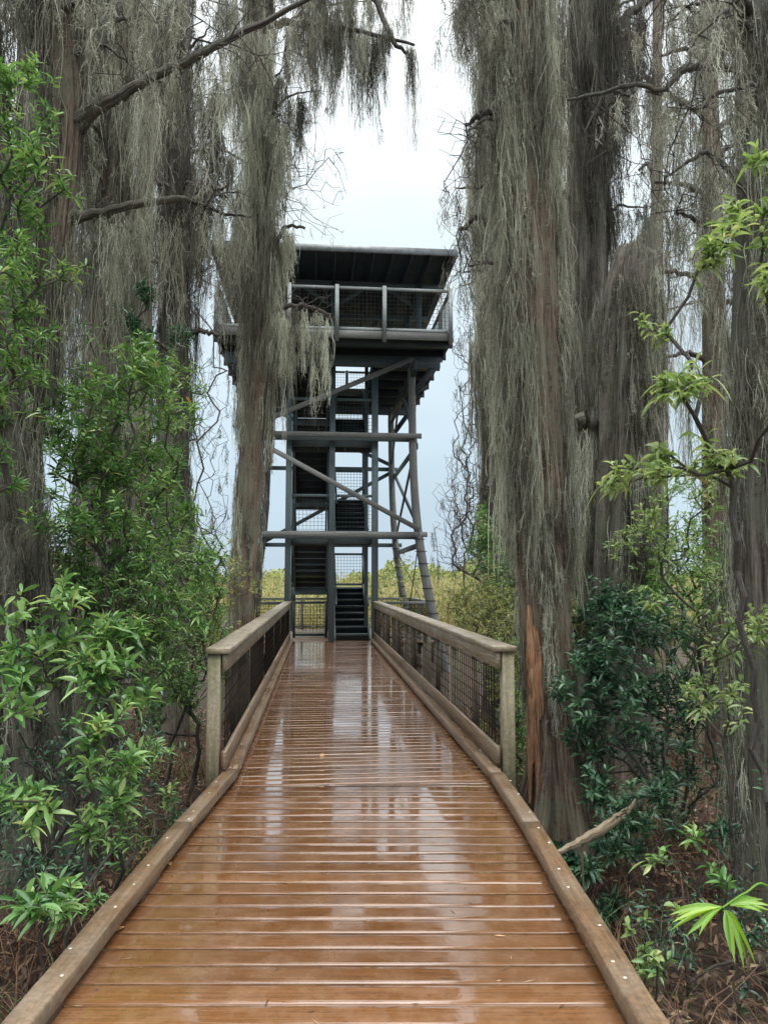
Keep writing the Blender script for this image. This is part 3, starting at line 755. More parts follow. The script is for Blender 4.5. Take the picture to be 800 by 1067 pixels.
# ground platform and its rails
g = MB()
for k in range(37): g.beam((-2.75, .1 + k * .145, -.02), (2.75, .1 + k * .145, -.02), .137, .038)
for x in (-2.6, -1.3, 1.3, 2.6): g.beam((x, 0, -.15), (x, 5.4, -.15), .08, .2)
g.build('ground_platform', M['kerb'], TL)
for a, b in (((-2.7, .5), (-1.3, .5)), ((1.25, .5), (2.7, .5)), ((-2.7, 5.3), (2.7, 5.3)), ((-2.7, .55), (-2.7, 5.25)), ((2.7, .55), (2.7, 5.25))):
    mesh_rail((a[0], a[1], 0), (b[0], b[1], 0), 0, h=1.0, m='tower_light')
    n = max(1, int(math.hypot(b[0] - a[0], b[1] - a[1]) / 1.8))
    for k in range(n + 1):
        u = k / n; x = a[0] + (b[0] - a[0]) * u; y = a[1] + (b[1] - a[1]) * u
        part('rail_post', M['tower_light'], [vb((x, y, -.6), (x, y, .96), .1, .1)])
gt = mesh_rail((-1.0, 1.6, 0), (-.18, 1.6, 0), 0, h=.98, m='tower_dark')
part('gate_post', M['tower_dark'], [vb((-1.04, 1.6, 0), (-1.04, 1.6, 1.02), .07, .07)]); part('gate_post', M['tower_dark'], [vb((-.14, 1.6, 0), (-.14, 1.6, 1.02), .07, .07)])
# lookout floor
PXH, PY0, PY1 = 2.95, -1.35, 6.3
f = MB()
n = 50
hole = (SX[0] - .0, SX[2] + .0, .95, 4.3)
for k in range(n):
    y = PY0 + (k + .5) * (PY1 - PY0) / n; wd = (PY1 - PY0) / n - .006
    if hole[2] < y < hole[3]:
        f.beam((-PXH, y, HP - .02), (hole[0], y, HP - .02), wd, .04); f.beam((hole[1], y, HP - .02), (PXH, y, HP - .02), wd, .04)
    else: f.beam((-PXH, y, HP - .02), (PXH, y, HP - .02), wd, .04)
f.build('lookout_floor', M['tower'], TL)
for y in np.linspace(PY0 + .25, PY1 - .15, 8):
    if hole[2] < y < hole[3]:
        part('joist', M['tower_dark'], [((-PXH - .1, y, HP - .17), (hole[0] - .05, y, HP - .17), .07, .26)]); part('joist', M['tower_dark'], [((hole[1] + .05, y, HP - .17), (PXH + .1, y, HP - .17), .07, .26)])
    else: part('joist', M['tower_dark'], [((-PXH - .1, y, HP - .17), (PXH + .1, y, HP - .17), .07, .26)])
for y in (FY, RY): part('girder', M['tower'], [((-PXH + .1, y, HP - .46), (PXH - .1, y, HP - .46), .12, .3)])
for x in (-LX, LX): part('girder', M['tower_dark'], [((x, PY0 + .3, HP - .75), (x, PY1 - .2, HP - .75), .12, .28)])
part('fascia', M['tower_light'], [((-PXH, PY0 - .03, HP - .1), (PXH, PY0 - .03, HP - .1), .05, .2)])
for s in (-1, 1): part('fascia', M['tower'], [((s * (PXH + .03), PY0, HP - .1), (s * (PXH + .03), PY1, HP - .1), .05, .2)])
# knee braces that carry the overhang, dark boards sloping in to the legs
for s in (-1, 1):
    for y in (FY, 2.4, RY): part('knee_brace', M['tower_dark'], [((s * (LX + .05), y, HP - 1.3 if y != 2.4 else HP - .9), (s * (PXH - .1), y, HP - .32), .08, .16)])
# lookout railing
for a, b, n in (((-PXH, PY0), (PXH, PY0), 5), ((-PXH, PY1), (PXH, PY1), 5), ((-PXH, PY0), (-PXH, PY1), 5), ((PXH, PY0), (PXH, PY1), 5)):
    A = Vector((*a, 0)); B = Vector((*b, 0))
    ts = [0, .305, .508, .712, 1] if a[1] == PY0 and b[1] == PY0 else [k / n for k in range(n + 1)]; n = len(ts) - 1
    for k in range(n):
        p = A + (B - A) * ts[k]; q = A + (B - A) * ts[k + 1]; d = (q - p).normalized() * .06
        mesh_rail(p + d, q - d, HP, h=1.12, low=.06, pale=True, m='tower_rail')
    for k in range(n + 1):
        if a[0] == b[0] and k in (0, n): continue
        p = A + (B - A) * ts[k]; oy = -.06 if a[1] == PY0 and b[1] == PY0 else 0
        part('rail_post', M['tower_rail'], [vb((p.x, p.y + oy, HP - .28), (p.x, p.y + oy, HP + 1.17), .1, .1)])
# roof: posts, beams, rafters, slab
RX = 3.08; RY0, RY1 = -1.5, 6.45
for x in (-2.35, 0, 2.35):
    for y in (.2, 2.7, 5.2): part('roof_post', M['tower'], [vb((x, y, HP), (x, y, HR - .1), .15, .15)])
rf = MB(); rf.beam((0, RY0, HR + .12), (0, RY1, HR + .12), RX * 2, .05); roof = rf.build('roof', M['roof'], TL)
part('trim_board', M['roof'], [((-RX - .02, RY0 - .03, HR + .045), (RX + .02, RY0 - .03, HR + .045), .05, .17)], roof)
part('trim_board', M['roof'], [((-RX - .03, RY0, HR + .045), (-RX - .03, RY1, HR + .045), .05, .15)], roof); part('trim_board', M['roof'], [((RX + .03, RY0, HR + .045), (RX + .03, RY1, HR + .045), .05, .15)], roof)
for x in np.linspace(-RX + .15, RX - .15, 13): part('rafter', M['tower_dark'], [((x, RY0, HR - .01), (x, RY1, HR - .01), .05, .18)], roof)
for y in (.2, 2.7, 5.2): part('tie_beam', M['tower'], [((-RX + .1, y, HR - .18), (RX - .1, y, HR - .18), .1, .16)], roof)
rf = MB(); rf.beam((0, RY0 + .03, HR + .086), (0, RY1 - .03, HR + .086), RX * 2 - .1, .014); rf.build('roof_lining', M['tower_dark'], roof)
# bracing inside the roof
for x in (-2.35, 0):
    brace((x + .1, .28, HR - .75), (x + .9, .28, HR - .2), 'tower', .05, .09); brace((x + 2.25, .28, HR - .75), (x + 1.45, .28, HR - .2), 'tower', .05, .09)
# shaded back wall of the cabin with open window band
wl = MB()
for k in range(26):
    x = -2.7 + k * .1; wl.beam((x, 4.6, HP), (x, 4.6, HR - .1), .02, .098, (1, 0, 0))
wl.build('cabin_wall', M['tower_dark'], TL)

# ================================================================== TREES
def px_trunk(pts, D, n=60, topy=None):
    rows = []
    for x, y, r in pts:
        p = W(x, y, D); rows.append((p.x, p.y, p.z, r * D / FPX))
    last = rows[-1]
    if last[2] > GZ:
        rows.append((last[0], last[1], GZ - .25, last[3] * (1.06 if last[2] > GZ + .6 else 1.2)))
    return spline(rows, n)
def tree(name, label, cat, group=None):
    return empty(name, (0, 0, 0), label=label, cat=cat, group=group)
def set_base(root, p):
    """move the empty to the foot of the tree, parts keep their place"""
    root.location = (p[0], p[1], GZ)
    for c in root.children: c.location = (-p[0], -p[1], -GZ)

def trunk_mesh(P, m, root, sides=40, ridge=.1, seed=1, flare=True):
    P = P.copy()
    mb = MB()
    if flare:
        z = P[:, 2]; f = np.clip(1 - (z - GZ) / 1.3, 0, 1) ** 2; P[:, 3] *= 1 + .3 * f
    mb.tube(P[:, :3], P[:, 3], sides, ridge, seed)
    return mb.build('trunk', m, root, smooth=True)
def trunk_moss(S, P, n, zlo, zhi, Lr=(.3, 1.0), wd=.008, tone=.5, amp=.02, off=.03, thick=.06, gap=None, seed=0):
    """ropes of moss caught on a trunk in ragged vertical bands"""
    per = 20; m = int(n / per * 1.5); z = rng.uniform(zlo, zhi, m); th = rng.random(m) * 2 * pi
    rs = np.random.default_rng(seed); ph = rs.random(4) * 6.28
    keep = np.sin(2 * th + ph[0] + z * .5) + np.sin(3 * th + ph[1] - z * .8) + .8 * np.sin(z * 1.7 + ph[2]) + .6 * rng.standard_normal(m)
    k = keep > (-.6 if gap is None else gap); z, th = z[k], th[k]
    o = np.argsort(P[:, 2]); cx = np.interp(z, P[o, 2], P[o, 0]); cy = np.interp(z, P[o, 2], P[o, 1]); r = np.interp(z, P[o, 2], P[o, 3])
    for i in range(len(z)):
        lump = 1 + .5 * sin(5 * th[i] + z[i] * .9 + ph[3])
        rr = r[i] * 1.03 + off * .6 + thick * lump * rng.random() ** 2
        L = rng.uniform(*Lr) * 1.35 * (.5 + .5 * lump)
        tn = tone - .05 + .16 * rng.standard_normal() + .16 * sin(4 * th[i] + z[i] * .8 + ph[1])
        S.lobe((cx[i] + rr * cos(th[i]), cy[i] + rr * sin(th[i]), z[i]), L, .028 + .03 * L, per * (.6 + .5 * lump), wd, tn, amp)
def branch(pts, D, m, root, r0=None, n=24, D2=None, jit=.012):
    rows = []
    for i, (x, y, r) in enumerate(pts):
        d = D + (0 if D2 is None else (D2 - D) * i / (len(pts) - 1)); p = W(x, y, d)
        rows.append((p.x, p.y, p.z, r * D / FPX))
    P = spline(rows, n); P[1:-1, :3] += rng.standard_normal((n - 2, 3)) * jit
    mb = MB(); mb.tube(P[:, :3], P[:, 3], 9, .06, int(rng.integers(99)))
    mb.build('branch', m, root, smooth=True)
    return P
def moss_along(S, P, n, Lr, spread=.07, per=60, wd=.007, tone=.5, x0=None, x1=None, amp=.035):
    for _ in range(n):
        i = rng.uniform(0, len(P) - 1); a = int(i); b = min(a + 1, len(P) - 1); p = P[a, :3] + (P[b, :3] - P[a, :3]) * (i - a)
        L = rng.uniform(*Lr); S.tuft(p + np.array((0, rng.normal() * .05, 0)), L, spread * rng.uniform(.6, 1.4), per * rng.uniform(.6, 1.4), wd, tone + rng.normal() * .1, amp)
def px_tufts(S, lst, D, root=None, tone=.5, wd=.007, dens=1, jit=.25):
    """tufts by place: (x, ytop, ybottom, halfwidth) in photo measure at distance D"""
    for x, yt, yb, hw in lst:
        d = D + rng.uniform(-jit, jit); a = W(x, yt, d); b = W(x, yb, d)
        L = a.z - b.z; s = hw * pxm(d)
        S.tuft(a, L * 1.0, s * .85, dens * (34 + 560 * s * L), wd * .75, tone + rng.normal() * .16, .035)
def twigs(root, P, box, D, n, r0=.0022, seg=.12, dspread=.6, S=None, m='twig', nm='twig', moss=.15, Lr=(.1, .4)):
    """fine bare twigs reaching from branch points P into a box of the photo (x0,y0,x1,y1)"""
    x = rng.uniform(box[0], box[2], n); y = rng.uniform(box[1], box[3], n); d = D + rng.uniform(-dspread, dspread, n)
    tips = np.array([tuple(W(a, b, c)) for a, b, c in zip(x, y, d)])
    base = P[np.argmin(np.linalg.norm(P[:, :3] - tips.mean(0), axis=1)), :3]
    sk = skeleton(base, tips, jitter=.005, seglen=seg * 1.4)
    o = skel_mesh(nm, sk, r0 * .8, M[m], root, .38, 4, .014)
    if S is not None:
        for t in tips[rng.random(n) < moss]: S.tuft(t, rng.uniform(*Lr), .02, 8, .005, .45)
    return sk

def canopy(S, root, P, D, boxes, tone=.5, wd=.008):
    """thin limbs leaving the trunk P with ragged clumps of moss; boxes (x0, y0, x1, y1, limbs) in photo measure"""
    for x0, y0, x1, y1, n in boxes:
        for _ in range(n):
            ye = rng.uniform(y0, y1); xe = rng.uniform(x0, x1)
            zt = W(xe, ye + 25, D).z; i = int(np.argmin(np.abs(P[:, 2] - zt))); b = P[i]
            e_ = W(xe, ye, D + rng.uniform(-1, 1)); m_ = (Vector(b[:3]) + e_) / 2 + Vector((0, rng.normal() * .15, rng.uniform(.05, .25)))
            q = spline([(*b[:3], .03), (*m_, .02), (*e_, .007)], 18); q[2:, :3] += np.cumsum(rng.standard_normal((16, 3)) * .012, 0)
            mb = MB(); mb.tube(q[:, :3], q[:, 3], 7, .05, 1); mb.build('branch', M['twig'], root, smooth=True)
            sp = q[-1, :3] + np.clip(rng.standard_normal((16, 3)), -1.5, 1.5) * ((.3, .3, .22) if wd > .0062 else (.14, .2, .14)); sk = skeleton(q[-1, :3], sp, jitter=.006, seglen=.16); skel_mesh('twig', sk, .0022, M['twig'], root, .38, 4, .01)
            for _k in range(int(rng.integers(4, 8))):
                j = int(rng.integers(7, 18)); L = rng.uniform(25, 170) * pxm(D) * rng.uniform(.5, 1); w_ = rng.uniform(2.5, 8) * pxm(D)
                S.tuft(q[j, :3], L, w_, 22 + 480 * w_ * L, wd, tone + rng.normal() * .18, .04)
            for t in sp[:6]: S.tuft(t, rng.uniform(.12, .5), .02, 12, wd * .8, tone, .04)
# --- R1: the big cypress right of the railing
r = tree('cypress_tree', 'massive moss draped cypress with split orange wood at its foot, right of the railing', 'tree', 'mossy cypress trees')
D = 6.5
P = px_trunk([(542, -420, 24), (545, -150, 26), (547, 0, 27), (550, 200, 28), (557, 400, 28), (567, 600, 25), (577, 740, 25), (584, 850, 30)], D, 90)
trunk_mesh(P, M['bark_red'], r, 72, .1, 3)
S = Strands()
trunk_moss(S, P, 26000, 2.4, 9.5, (.25, .9), .0062, .58, .018, .01, .085, -.1, 5)
trunk_moss(S, P, 3500, .9, 2.3, (.15, .6), .007, .6, .02, .01, .06, .4, 6)
# drapes either side of the trunk
for side, xs in ((-1, (517, 525)), (1, (578,))):
    for x in xs:
        for yt in range(-120, 340, 50):
            px_tufts(S, [(x + rng.uniform(-5, 5) + yt * .02, yt + rng.uniform(-20, 20), yt + rng.uniform(110, 190), 9)], D - .1, tone=.62, dens=1.2)
b1 = branch([(530, 120, 5), (505, 118, 3.5), (485, 130, 2)], D, M['twig'], r)
b2 = branch([(535, -10, 6), (500, -30, 4), (478, -45, 3)], D, M['twig'], r)
px_tufts(S, [(484, -40, 90, 9), (478, -30, 40, 6), (490, 128, 215, 5), (484, 150, 190, 3), (500, 120, 180, 6)], D, tone=.35)
twigs(r, b1, (455, 110, 505, 230), D, 60, S=S)
b3 = branch([(520, 250, 4), (500, 225, 3), (480, 240, 2)], D + .6, M['twig'], r)
px_tufts(S, [(479, 238, 345, 4), (484, 235, 270, 5), (495, 230, 300, 5)], D + .6, tone=.35)
twigs(r, b3, (460, 215, 510, 330), D + .5, 70, S=S)
px_tufts(S, [(478, -60, 70, 7), (486, -60, 95, 9), (470, -60, 30, 6), (494, -40, 60, 7)], D - .2, tone=.3)
canopy(S, r, P, D, [(462, -60, 500, 60, 5), (470, 120, 500, 300, 4)], .38, .006)
S.build('spanish_moss', M['moss'], r)
mb = MB(); sl = [W(551, 570, D - .17), W(555, 660, D - .19), W(558, 740, D - .21), W(558, 850, D - .24)]
# torn slivers of orange heartwood standing along the left of the trunk
for k in range(11):
    t0, t1 = sorted((rng.uniform(0, 2.9), rng.uniform(.6, 3))); t1 = max(t1, t0 + .8); dx = rng.uniform(-.045, .06)
    rows = []
    for u in np.linspace(0, 1, 7):
        t = min(t0 + (t1 - t0) * u, 2.999); a_ = int(t); p = sl[a_] + (sl[a_ + 1] - sl[a_]) * (t - a_)
        rows.append((p.x + dx * (.5 + .25 * t) + rng.normal() * .006, p.y + .03 - abs(dx) * .3 + rng.normal() * .008, p.z, (.008 + .016 * sin(pi * min(1, u * .8 + .12))) * rng.uniform(.8, 1.3)))
    pp = spline(rows, 26); mb.tube(pp[:, :3], pp[:, 3], 9, .3, int(rng.integers(99)))
mb.build('split_wood', M['split'], r, smooth=True)
mb = MB()
for k in range(7):                    # buttress roots
    a = k * 6.28 / 7 + .4; x0, y0 = P[-1][0], P[-1][1]
    pp = spline([(x0 + cos(a) * .16, y0 + sin(a) * .16, GZ + 1.1, .05), (x0 + cos(a) * .3, y0 + sin(a) * .3, GZ + .45, .08), (x0 + cos(a) * .5, y0 + sin(a) * .5, GZ + .05, .08), (x0 + cos(a) * .8, y0 + sin(a) * .8, GZ - .15, .05)], 14)
    mb.tube(pp[:, :3], pp[:, 3], 14, .12, k)
mb.build('root', M['bark_red'], r, smooth=True)
set_base(r, P[-1])

# --- R1b: paler one just behind
r = tree('cypress_tree', 'slim grey cypress curtained in pale moss just behind the massive one', 'tree', 'mossy cypress trees')
D = 12.3
P = px_trunk([(520, -400, 15), (519, 0, 17), (516, 200, 18), (519, 400, 17), (522, 620, 17)], D)
trunk_mesh(P, M['bark_grey'], r, 32, .1, 4)
S = Strands(); trunk_moss(S, P, 9000, 3.0, 15.5, (.5, 1.6), .012, .6, .02, .02, .16, -1.2, 7)
S.build('spanish_moss', M['moss'], r); set_base(r, P[-1])

# --- R2a: broken snag
r = tree('cypress_snag', 'broken topped mossy snag with splintered crown and stub limb, right of the massive cypress', 'tree', 'mossy cypress trees')
D = 8.4
P = px_trunk([(664, 262, 17), (662, 272, 21), (658, 310, 25), (655, 370, 28), (651, 470, 29), (645, 600, 31), (642, 720, 34)], D, 60)
trunk_mesh(P, M['bark_grey'], r, 56, .16, 9)
b = branch([(640, 440, 12), (620, 436, 11), (600, 440, 9), (596, 441, 7)], D, M['bark_grey'], r, jit=.02)
mb = MB()
tp = W(664, 264, D); tr = 17 * pxm(D)
for k in range(34):
    a_ = rng.random() * 6.28; q_ = tr * (.55 + .4 * rng.random()); hgt = .08 + .75 * max(0, cos(a_ + .3)) * rng.random() + .08 * rng.random()
    b_ = tp + Vector((cos(a_) * q_, sin(a_) * q_, -.12)); mb.tube([b_, b_ + Vector((rng.normal() * .01, 0, .12 + hgt * .4)), b_ + Vector((rng.normal() * .02, 0, .12 + hgt))], [.04, .028, .004], 6, .2)
mb.build('splinter', M['bark_grey'], r)
S = Strands(); trunk_moss(S, P, 15000, 1.8, W(660, 275, D).z, (.2, .8), .007, .5, .02, .02, .08, -.3, 2)
px_tufts(S, [(600, 450, 600, 6), (612, 445, 560, 7), (622, 300, 420, 8), (690, 300, 400, 8), (685, 420, 560, 9)], D, tone=.5)
S.build('spanish_moss', M['moss'], r); set_base(r, P[-1])

# --- R2b: dark leaning trunk between
r = tree('cypress_tree', 'tall cypress hung with near black moss between the massive trunk and the snag', 'tree', 'mossy cypress trees')
D = 10.2
P = px_trunk([(630, -420, 16), (622, 0, 17), (618, 280, 15), (614, 640, 16)], D)
trunk_mesh(P, M['bark_grey'], r, 32, .12, 12)
S = Strands(); trunk_moss(S, P, 6000, 1.6, 13.5, (.4, 1.2), .01, .5, .02, .02, .15, -.8, 3)
px_tufts(S, [(596 + 6 * k, rng.uniform(-60, 60), rng.uniform(170, 300), 7) for k in range(9)], D, tone=.4, dens=1.1)
px_tufts(S, [(596 + 7 * k, rng.uniform(-160, -20), rng.uniform(60, 160), 8) for k in range(8)], D - .5, tone=.5, dens=1.1)
px_tufts(S, [(598 + 6 * k, rng.uniform(180, 240), rng.uniform(290, 320), 7) for k in range(8)], D, tone=.35)
br = branch([(622, 60, 6), (600, 40, 5), (585, 50, 3)], D, M['twig'], r); branch([(622, 60, 6), (650, 20, 5), (690, -10, 3)], D, M['twig'], r)
canopy(S, r, P, D, [(630, -60, 690, 120, 7), (640, 60, 680, 220, 3)], .45, .009)
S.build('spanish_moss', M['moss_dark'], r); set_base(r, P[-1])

# --- R3: right edge
r = tree('cypress_tree', 'cypress at the right edge with a long bowed branch reaching over the undergrowth', 'tree', 'mossy cypress trees')
D = 5.4
P = px_trunk([(800, -420, 20), (795, -100, 21), (790, 60, 22), (792, 200, 21), (784, 400, 20), (788, 600, 20), (795, 800, 22), (800, 900, 26)], D, 70)
trunk_mesh(P, M['bark_grey'], r, 44, .12, 21)
S = Strands(); trunk_moss(S, P, 11000, -.3, 8.0, (.2, .7), .006, .5, .02, .01, .07, -.3, 8)
b4 = branch([(800, 96, 6), (788, 85, 5), (765, 72, 4.5), (735, 70, 4.2), (708, 74, 4), (692, 92, 3), (660, 88, 2.5), (620, 98, 2), (592, 104, 1.5)], D, M['bark_grey'], r, n=40, jit=.005)
px_tufts(S, [(707, 76, 185, 9), (704, 78, 200, 6), (703, 150, 270, 3), (694, 95, 150, 6), (676, 92, 170, 9), (660, 92, 130, 5), (642, 95, 150, 5), (724, 76, 120, 3), (752, 76, 150, 3)], D, tone=.5)
sk = twigs(r, b4, (690, 60, 790, 230), D, 130, S=S, moss=.4, Lr=(.15, .5))
twigs(r, b4, (590, 60, 700, 200), D, 60, S=S)
px_tufts(S, [(690 + 9 * k + rng.uniform(-4, 4), rng.uniform(-60, 0), rng.uniform(20, 90), 3) for k in range(11)], D + .5, tone=.45)
canopy(S, r, P, D, [(680, -60, 770, 60, 7), (700, 100, 770, 260, 4)], .5, .006)
S.build('spanish_moss', M['moss'], r); set_base(r, P[-1])

# --- L3: slender one in front of the tower
r = tree('cypress_tree', 'slender leaning cypress with ragged moss partly hiding the left of the tower', 'tree', 'mossy cypress trees')
D = 13.0
P = px_trunk([(266, -420, 9), (268, -100, 10), (270, 40, 11), (275, 200, 12), (271, 330, 12), (264, 450, 12.5), (257, 560, 12.5), (250, 650, 14)], D, 70)
trunk_mesh(P, M['bark_red'], r, 36, .1, 31)
S = Strands(); trunk_moss(S, P, 9000, 4.9, 15, (.5, 1.4), .010, .55, .02, .02, .14, -.8, 9)
trunk_moss(S, P, 2200, 1.2, 4.2, (.3, 1.0), .009, .6, .02, .0, .06, .2, 9)
bb = branch([(272, 30, 5), (300, 24, 4), (350, 29, 3), (380, 34, 2.5), (432, 47, 1.5)], D - .5, M['twig'], r)
px_tufts(S, [(318, 20, 90, 8), (328, 20, 140, 6), (345, 0, 145, 12), (352, 20, 130, 9), (338, 20, 90, 10), (372, 20, 150, 9), (364, 0, 90, 9), (384, 34, 145, 8), (398, 20, 120, 9), (332, -40, 60, 9), (356, -60, 30, 10), (378, 34, 95, 8), (392, 30, 100, 8), (388, 40, 160, 2), (403, 22, 60, 7), (430, 45, 165, 3.5), (426, 45, 90, 5), (300, 26, 150, 3), (310, 24, 70, 8)], D - .5, tone=.35, wd=.011, dens=1.1)
px_tufts(S, [(340, 10, 100, 9), (350, 24, 90, 9), (376, 30, 110, 10), (388, 34, 90, 9), (310, 20, 110, 7), (402, 30, 90, 6), (428, 44, 120, 5), (366, 20, 70, 8)], D - .5, tone=.25, wd=.011, dens=1.3)
px_tufts(S, [(395, -70, 30, 5), (398, -40, 50, 4), (345, -80, 20, 10), (375, -60, 10, 6)], D - .5, tone=.35, wd=.011)
branch([(270, -60, 5), (330, -50, 4), (372, -30, 3), (395, 10, 3), (412, 45, 2.5), (425, 55, 1.5)], D - .5, M['twig'], r)
b5 = branch([(272, 330, 4), (290, 322, 3), (315, 318, 2.5), (345, 328, 1.5)], D - .2, M['twig'], r)
b5b = branch([(274, 300, 4), (285, 262, 3), (298, 236, 2), (318, 238, 1.4)], D - .2, M['twig'], r)
px_tufts(S, [(286, 320, 440, 7), (292, 320, 400, 9), (300, 318, 430, 6), (309, 318, 390, 8), (318, 318, 400, 6), (328, 322, 450, 3), (333, 322, 370, 6), (341, 326, 430, 2.5), (295, 330, 480, 4)], D - .2, tone=.68, wd=.011, dens=1.1)
px_tufts(S, [(284, 262, 380, 11), (292, 240, 350, 9), (300, 236, 300, 9), (306, 238, 290, 7), (262, 240, 390, 10), (256, 280, 400, 7), (250, 240, 340, 6), (276, 240, 410, 11), (258, 340, 480, 6), (270, 380, 480, 6)], D - .2, tone=.62, wd=.011, dens=1.2)
px_tufts(S, [(238, 250, 400, 4), (232, 255, 340, 4), (246, 230, 340, 6), (250, 180, 330, 6), (262, 100, 300, 13), (285, 120, 260, 9), (280, 20, 200, 13), (262, 20, 180, 12), (250, 60, 230, 7)], D - .4, tone=.5, wd=.011, dens=1.1)
twigs(r, b5, (285, 300, 350, 335), D - .2, 90, r0=.003)
twigs(r, P, (280, 150, 362, 250), D + .3, 170, r0=.003, dspread=1.2, S=S)
twigs(r, P, (275, 90, 340, 200), D + .3, 90, r0=.003, dspread=1.2, S=S)
twigs(r, P, (195, 300, 262, 350), D + .1, 60, r0=.003, S=S)
canopy(S, r, P, D, [(290, -70, 400, 10, 6), (205, -50, 250, 120, 5), (295, 60, 335, 150, 3), (212, 150, 245, 240, 2), (440, -80, 470, -20, 2)], .42, .011)
S.build('spanish_moss', M['moss'], r); set_base(r, P[-1])

# --- L2: dark trunk left of the sky gap
r = tree('cypress_tree', 'dark trunked cypress rising from the bushes beside the left gap of sky', 'tree', 'mossy cypress trees')
D = 10.6
P = px_trunk([(186, -420, 13), (184, 0, 13), (184, 180, 14), (182, 350, 14), (180, 480, 15), (177, 600, 17)], D, 60)
trunk_mesh(P, M['bark_grey'], r, 36, .14, 41)
S = Strands(); trunk_moss(S, P, 6000, 2.6, 13, (.4, 1.3), .009, .5, .018, .01, .1, -.4, 10)
px_tufts(S, [(150 + 7 * k + rng.uniform(-4, 4), rng.uniform(140, 215), rng.uniform(300, 420), 9) for k in range(10)], D, tone=.5, wd=.01, dens=1.1)
px_tufts(S, [(192 + 5 * k, rng.uniform(300, 360), rng.uniform(400, 470), 5) for k in range(2)], D, tone=.5, wd=.01)
bL = branch([(183, 200, 5), (210, 190, 4), (235, 205, 2)], D, M['twig'], r); branch([(184, 360, 4), (205, 345, 3), (228, 350, 2)], D, M['twig'], r)
twigs(r, bL, (190, 130, 250, 300), D, 150, r0=.0028, S=S, moss=.3)
twigs(r, P, (185, 360, 232, 470), D, 90, r0=.0028, S=S, moss=.3)
px_tufts(S, [(205, 195, 300, 4), (214, 195, 330, 3), (231, 205, 290, 3)], D, tone=.45, wd=.01)
canopy(S, r, P, D, [(150, -40, 235, 150, 9), (195, 180, 225, 300, 3)], .5, .010)
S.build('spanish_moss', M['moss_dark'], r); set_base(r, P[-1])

# --- L4: curtained
r = tree('cypress_tree', 'cypress wholly curtained in long grey moss left of the dark trunked one', 'tree', 'mossy cypress trees')
D = 8.2
P = px_trunk([(128, -420, 14), (122, 0, 16), (120, 200, 18), (112, 420, 20), (100, 640, 22), (92, 800, 26)], D, 70)
trunk_mesh(P, M['bark_red'], r, 44, .12, 51)
S = Strands(); trunk_moss(S, P, 11000, 1.0, 11, (.4, 1.3), .008, .55, .018, .01, .11, -.6, 11)
for row in range(7):
    y0 = -150 + row * 85
    lst = [(x + rng.uniform(-6, 6), y0 + rng.uniform(-35, 35), y0 + rng.uniform(120, 230), 9) for x in range(74, 176 - row * 4, 14)]
    px_tufts(S, lst, D - .2 + .25 * (row % 3), tone=.5, wd=.009, dens=1.0, jit=.5)
    Pb = branch([(120, y0 + 20, 4), (150, y0 - 5, 3), (176, y0 + 5, 2)], D + .1, M['twig'], r, n=12); branch([(120, y0 + 20, 4), (95, y0, 3), (72, y0 + 8, 2)], D + .1, M['twig'], r, n=12)
canopy(S, r, P, D, [(70, -40, 175, 280, 14)], .55, .008)
S.build('spanish_moss', M['moss'], r); set_base(r, P[-1])

# --- L1: near left, red bark
r = tree('cypress_tree', 'thick leaning cypress at the left edge with bare red bark and two big branches', 'tree', 'mossy cypress trees')
D = 6.2
P = px_trunk([(70, -420, 24), (64, -100, 24), (60, 40, 24), (62, 120, 24), (56, 220, 22), (38, 330, 23), (14, 450, 24), (4, 560, 25), (0, 740, 30)], D, 80)
trunk_mesh(P, M['bark_red'], r, 56, .12, 61)
S = Strands(); trunk_moss(S, P, 11000, 3.4, 8.4, (.3, 1.0), .007, .45, .02, .02, .1, .1, 12)
B1 = branch([(62, 134, 10), (80, 126, 9), (102, 112, 8), (125, 100, 6), (160, 80, 5), (200, 62, 5), (225, 48, 4.5), (250, 35, 4), (290, 15, 3), (335, -8, 2.5)], D, M['bark_grey'], r, n=50, jit=.004, D2=D - .2)
B1b = branch([(66, 150, 9), (92, 118, 9), (99, 80, 8), (108, 40, 7), (124, 0, 6), (140, -60, 5)], D, M['bark_grey'], r, jit=.002)
B2 = branch([(56, 234, 7), (80, 228, 6), (104, 222, 5), (140, 214, 4.5), (185, 207, 4), (205, 212, 3), (232, 222, 2), (262, 226, 1.2)], D, M['bark_grey'], r, n=40, jit=.004, D2=D + .1)
B2b = branch([(200, 211, 3), (218, 200, 2), (236, 194, 1.2)], D + .1, M['bark_grey'], r, n=10)
for x in range(128, 240, 12): px_tufts(S, [(x + rng.uniform(-3, 3), 98 - (x - 128) * .5, 98 - (x - 128) * .5 + rng.uniform(60, 210), 7)], D - .2, tone=.55)
for x in range(236, 335, 9): px_tufts(S, [(x + rng.uniform(-3, 3), 42 - (x - 236) * .5, 42 - (x - 236) * .5 + rng.uniform(30, 90), 4)], D - .2, tone=.4)
for x in range(110, 200, 13): px_tufts(S, [(x + rng.uniform(-3, 3), 216, 216 + rng.uniform(60, 230), 8)], D + .1, tone=.5)
for x in range(205, 262, 9): px_tufts(S, [(x + rng.uniform(-3, 3), 216, 216 + rng.uniform(15, 120), 3)], D + .1, tone=.45)
top = branch([(64, -150, 8), (120, -120, 6), (200, -110, 5), (280, -100, 4), (340, -95, 3)], D + .6, M['bark_grey'], r, n=40)
for x in range(85, 330, 17): px_tufts(S, [(x + rng.uniform(-4, 4), -110 + rng.uniform(-15, 15), rng.uniform(-10, 130) if x < 235 else rng.uniform(-40, 60), 8)], D + .6, tone=.5, dens=.9)
twigs(r, B1, (140, -20, 330, 110), D, 160, S=S, moss=.25)
twigs(r, B2, (160, 150, 262, 240), D, 70, S=S, moss=.15)
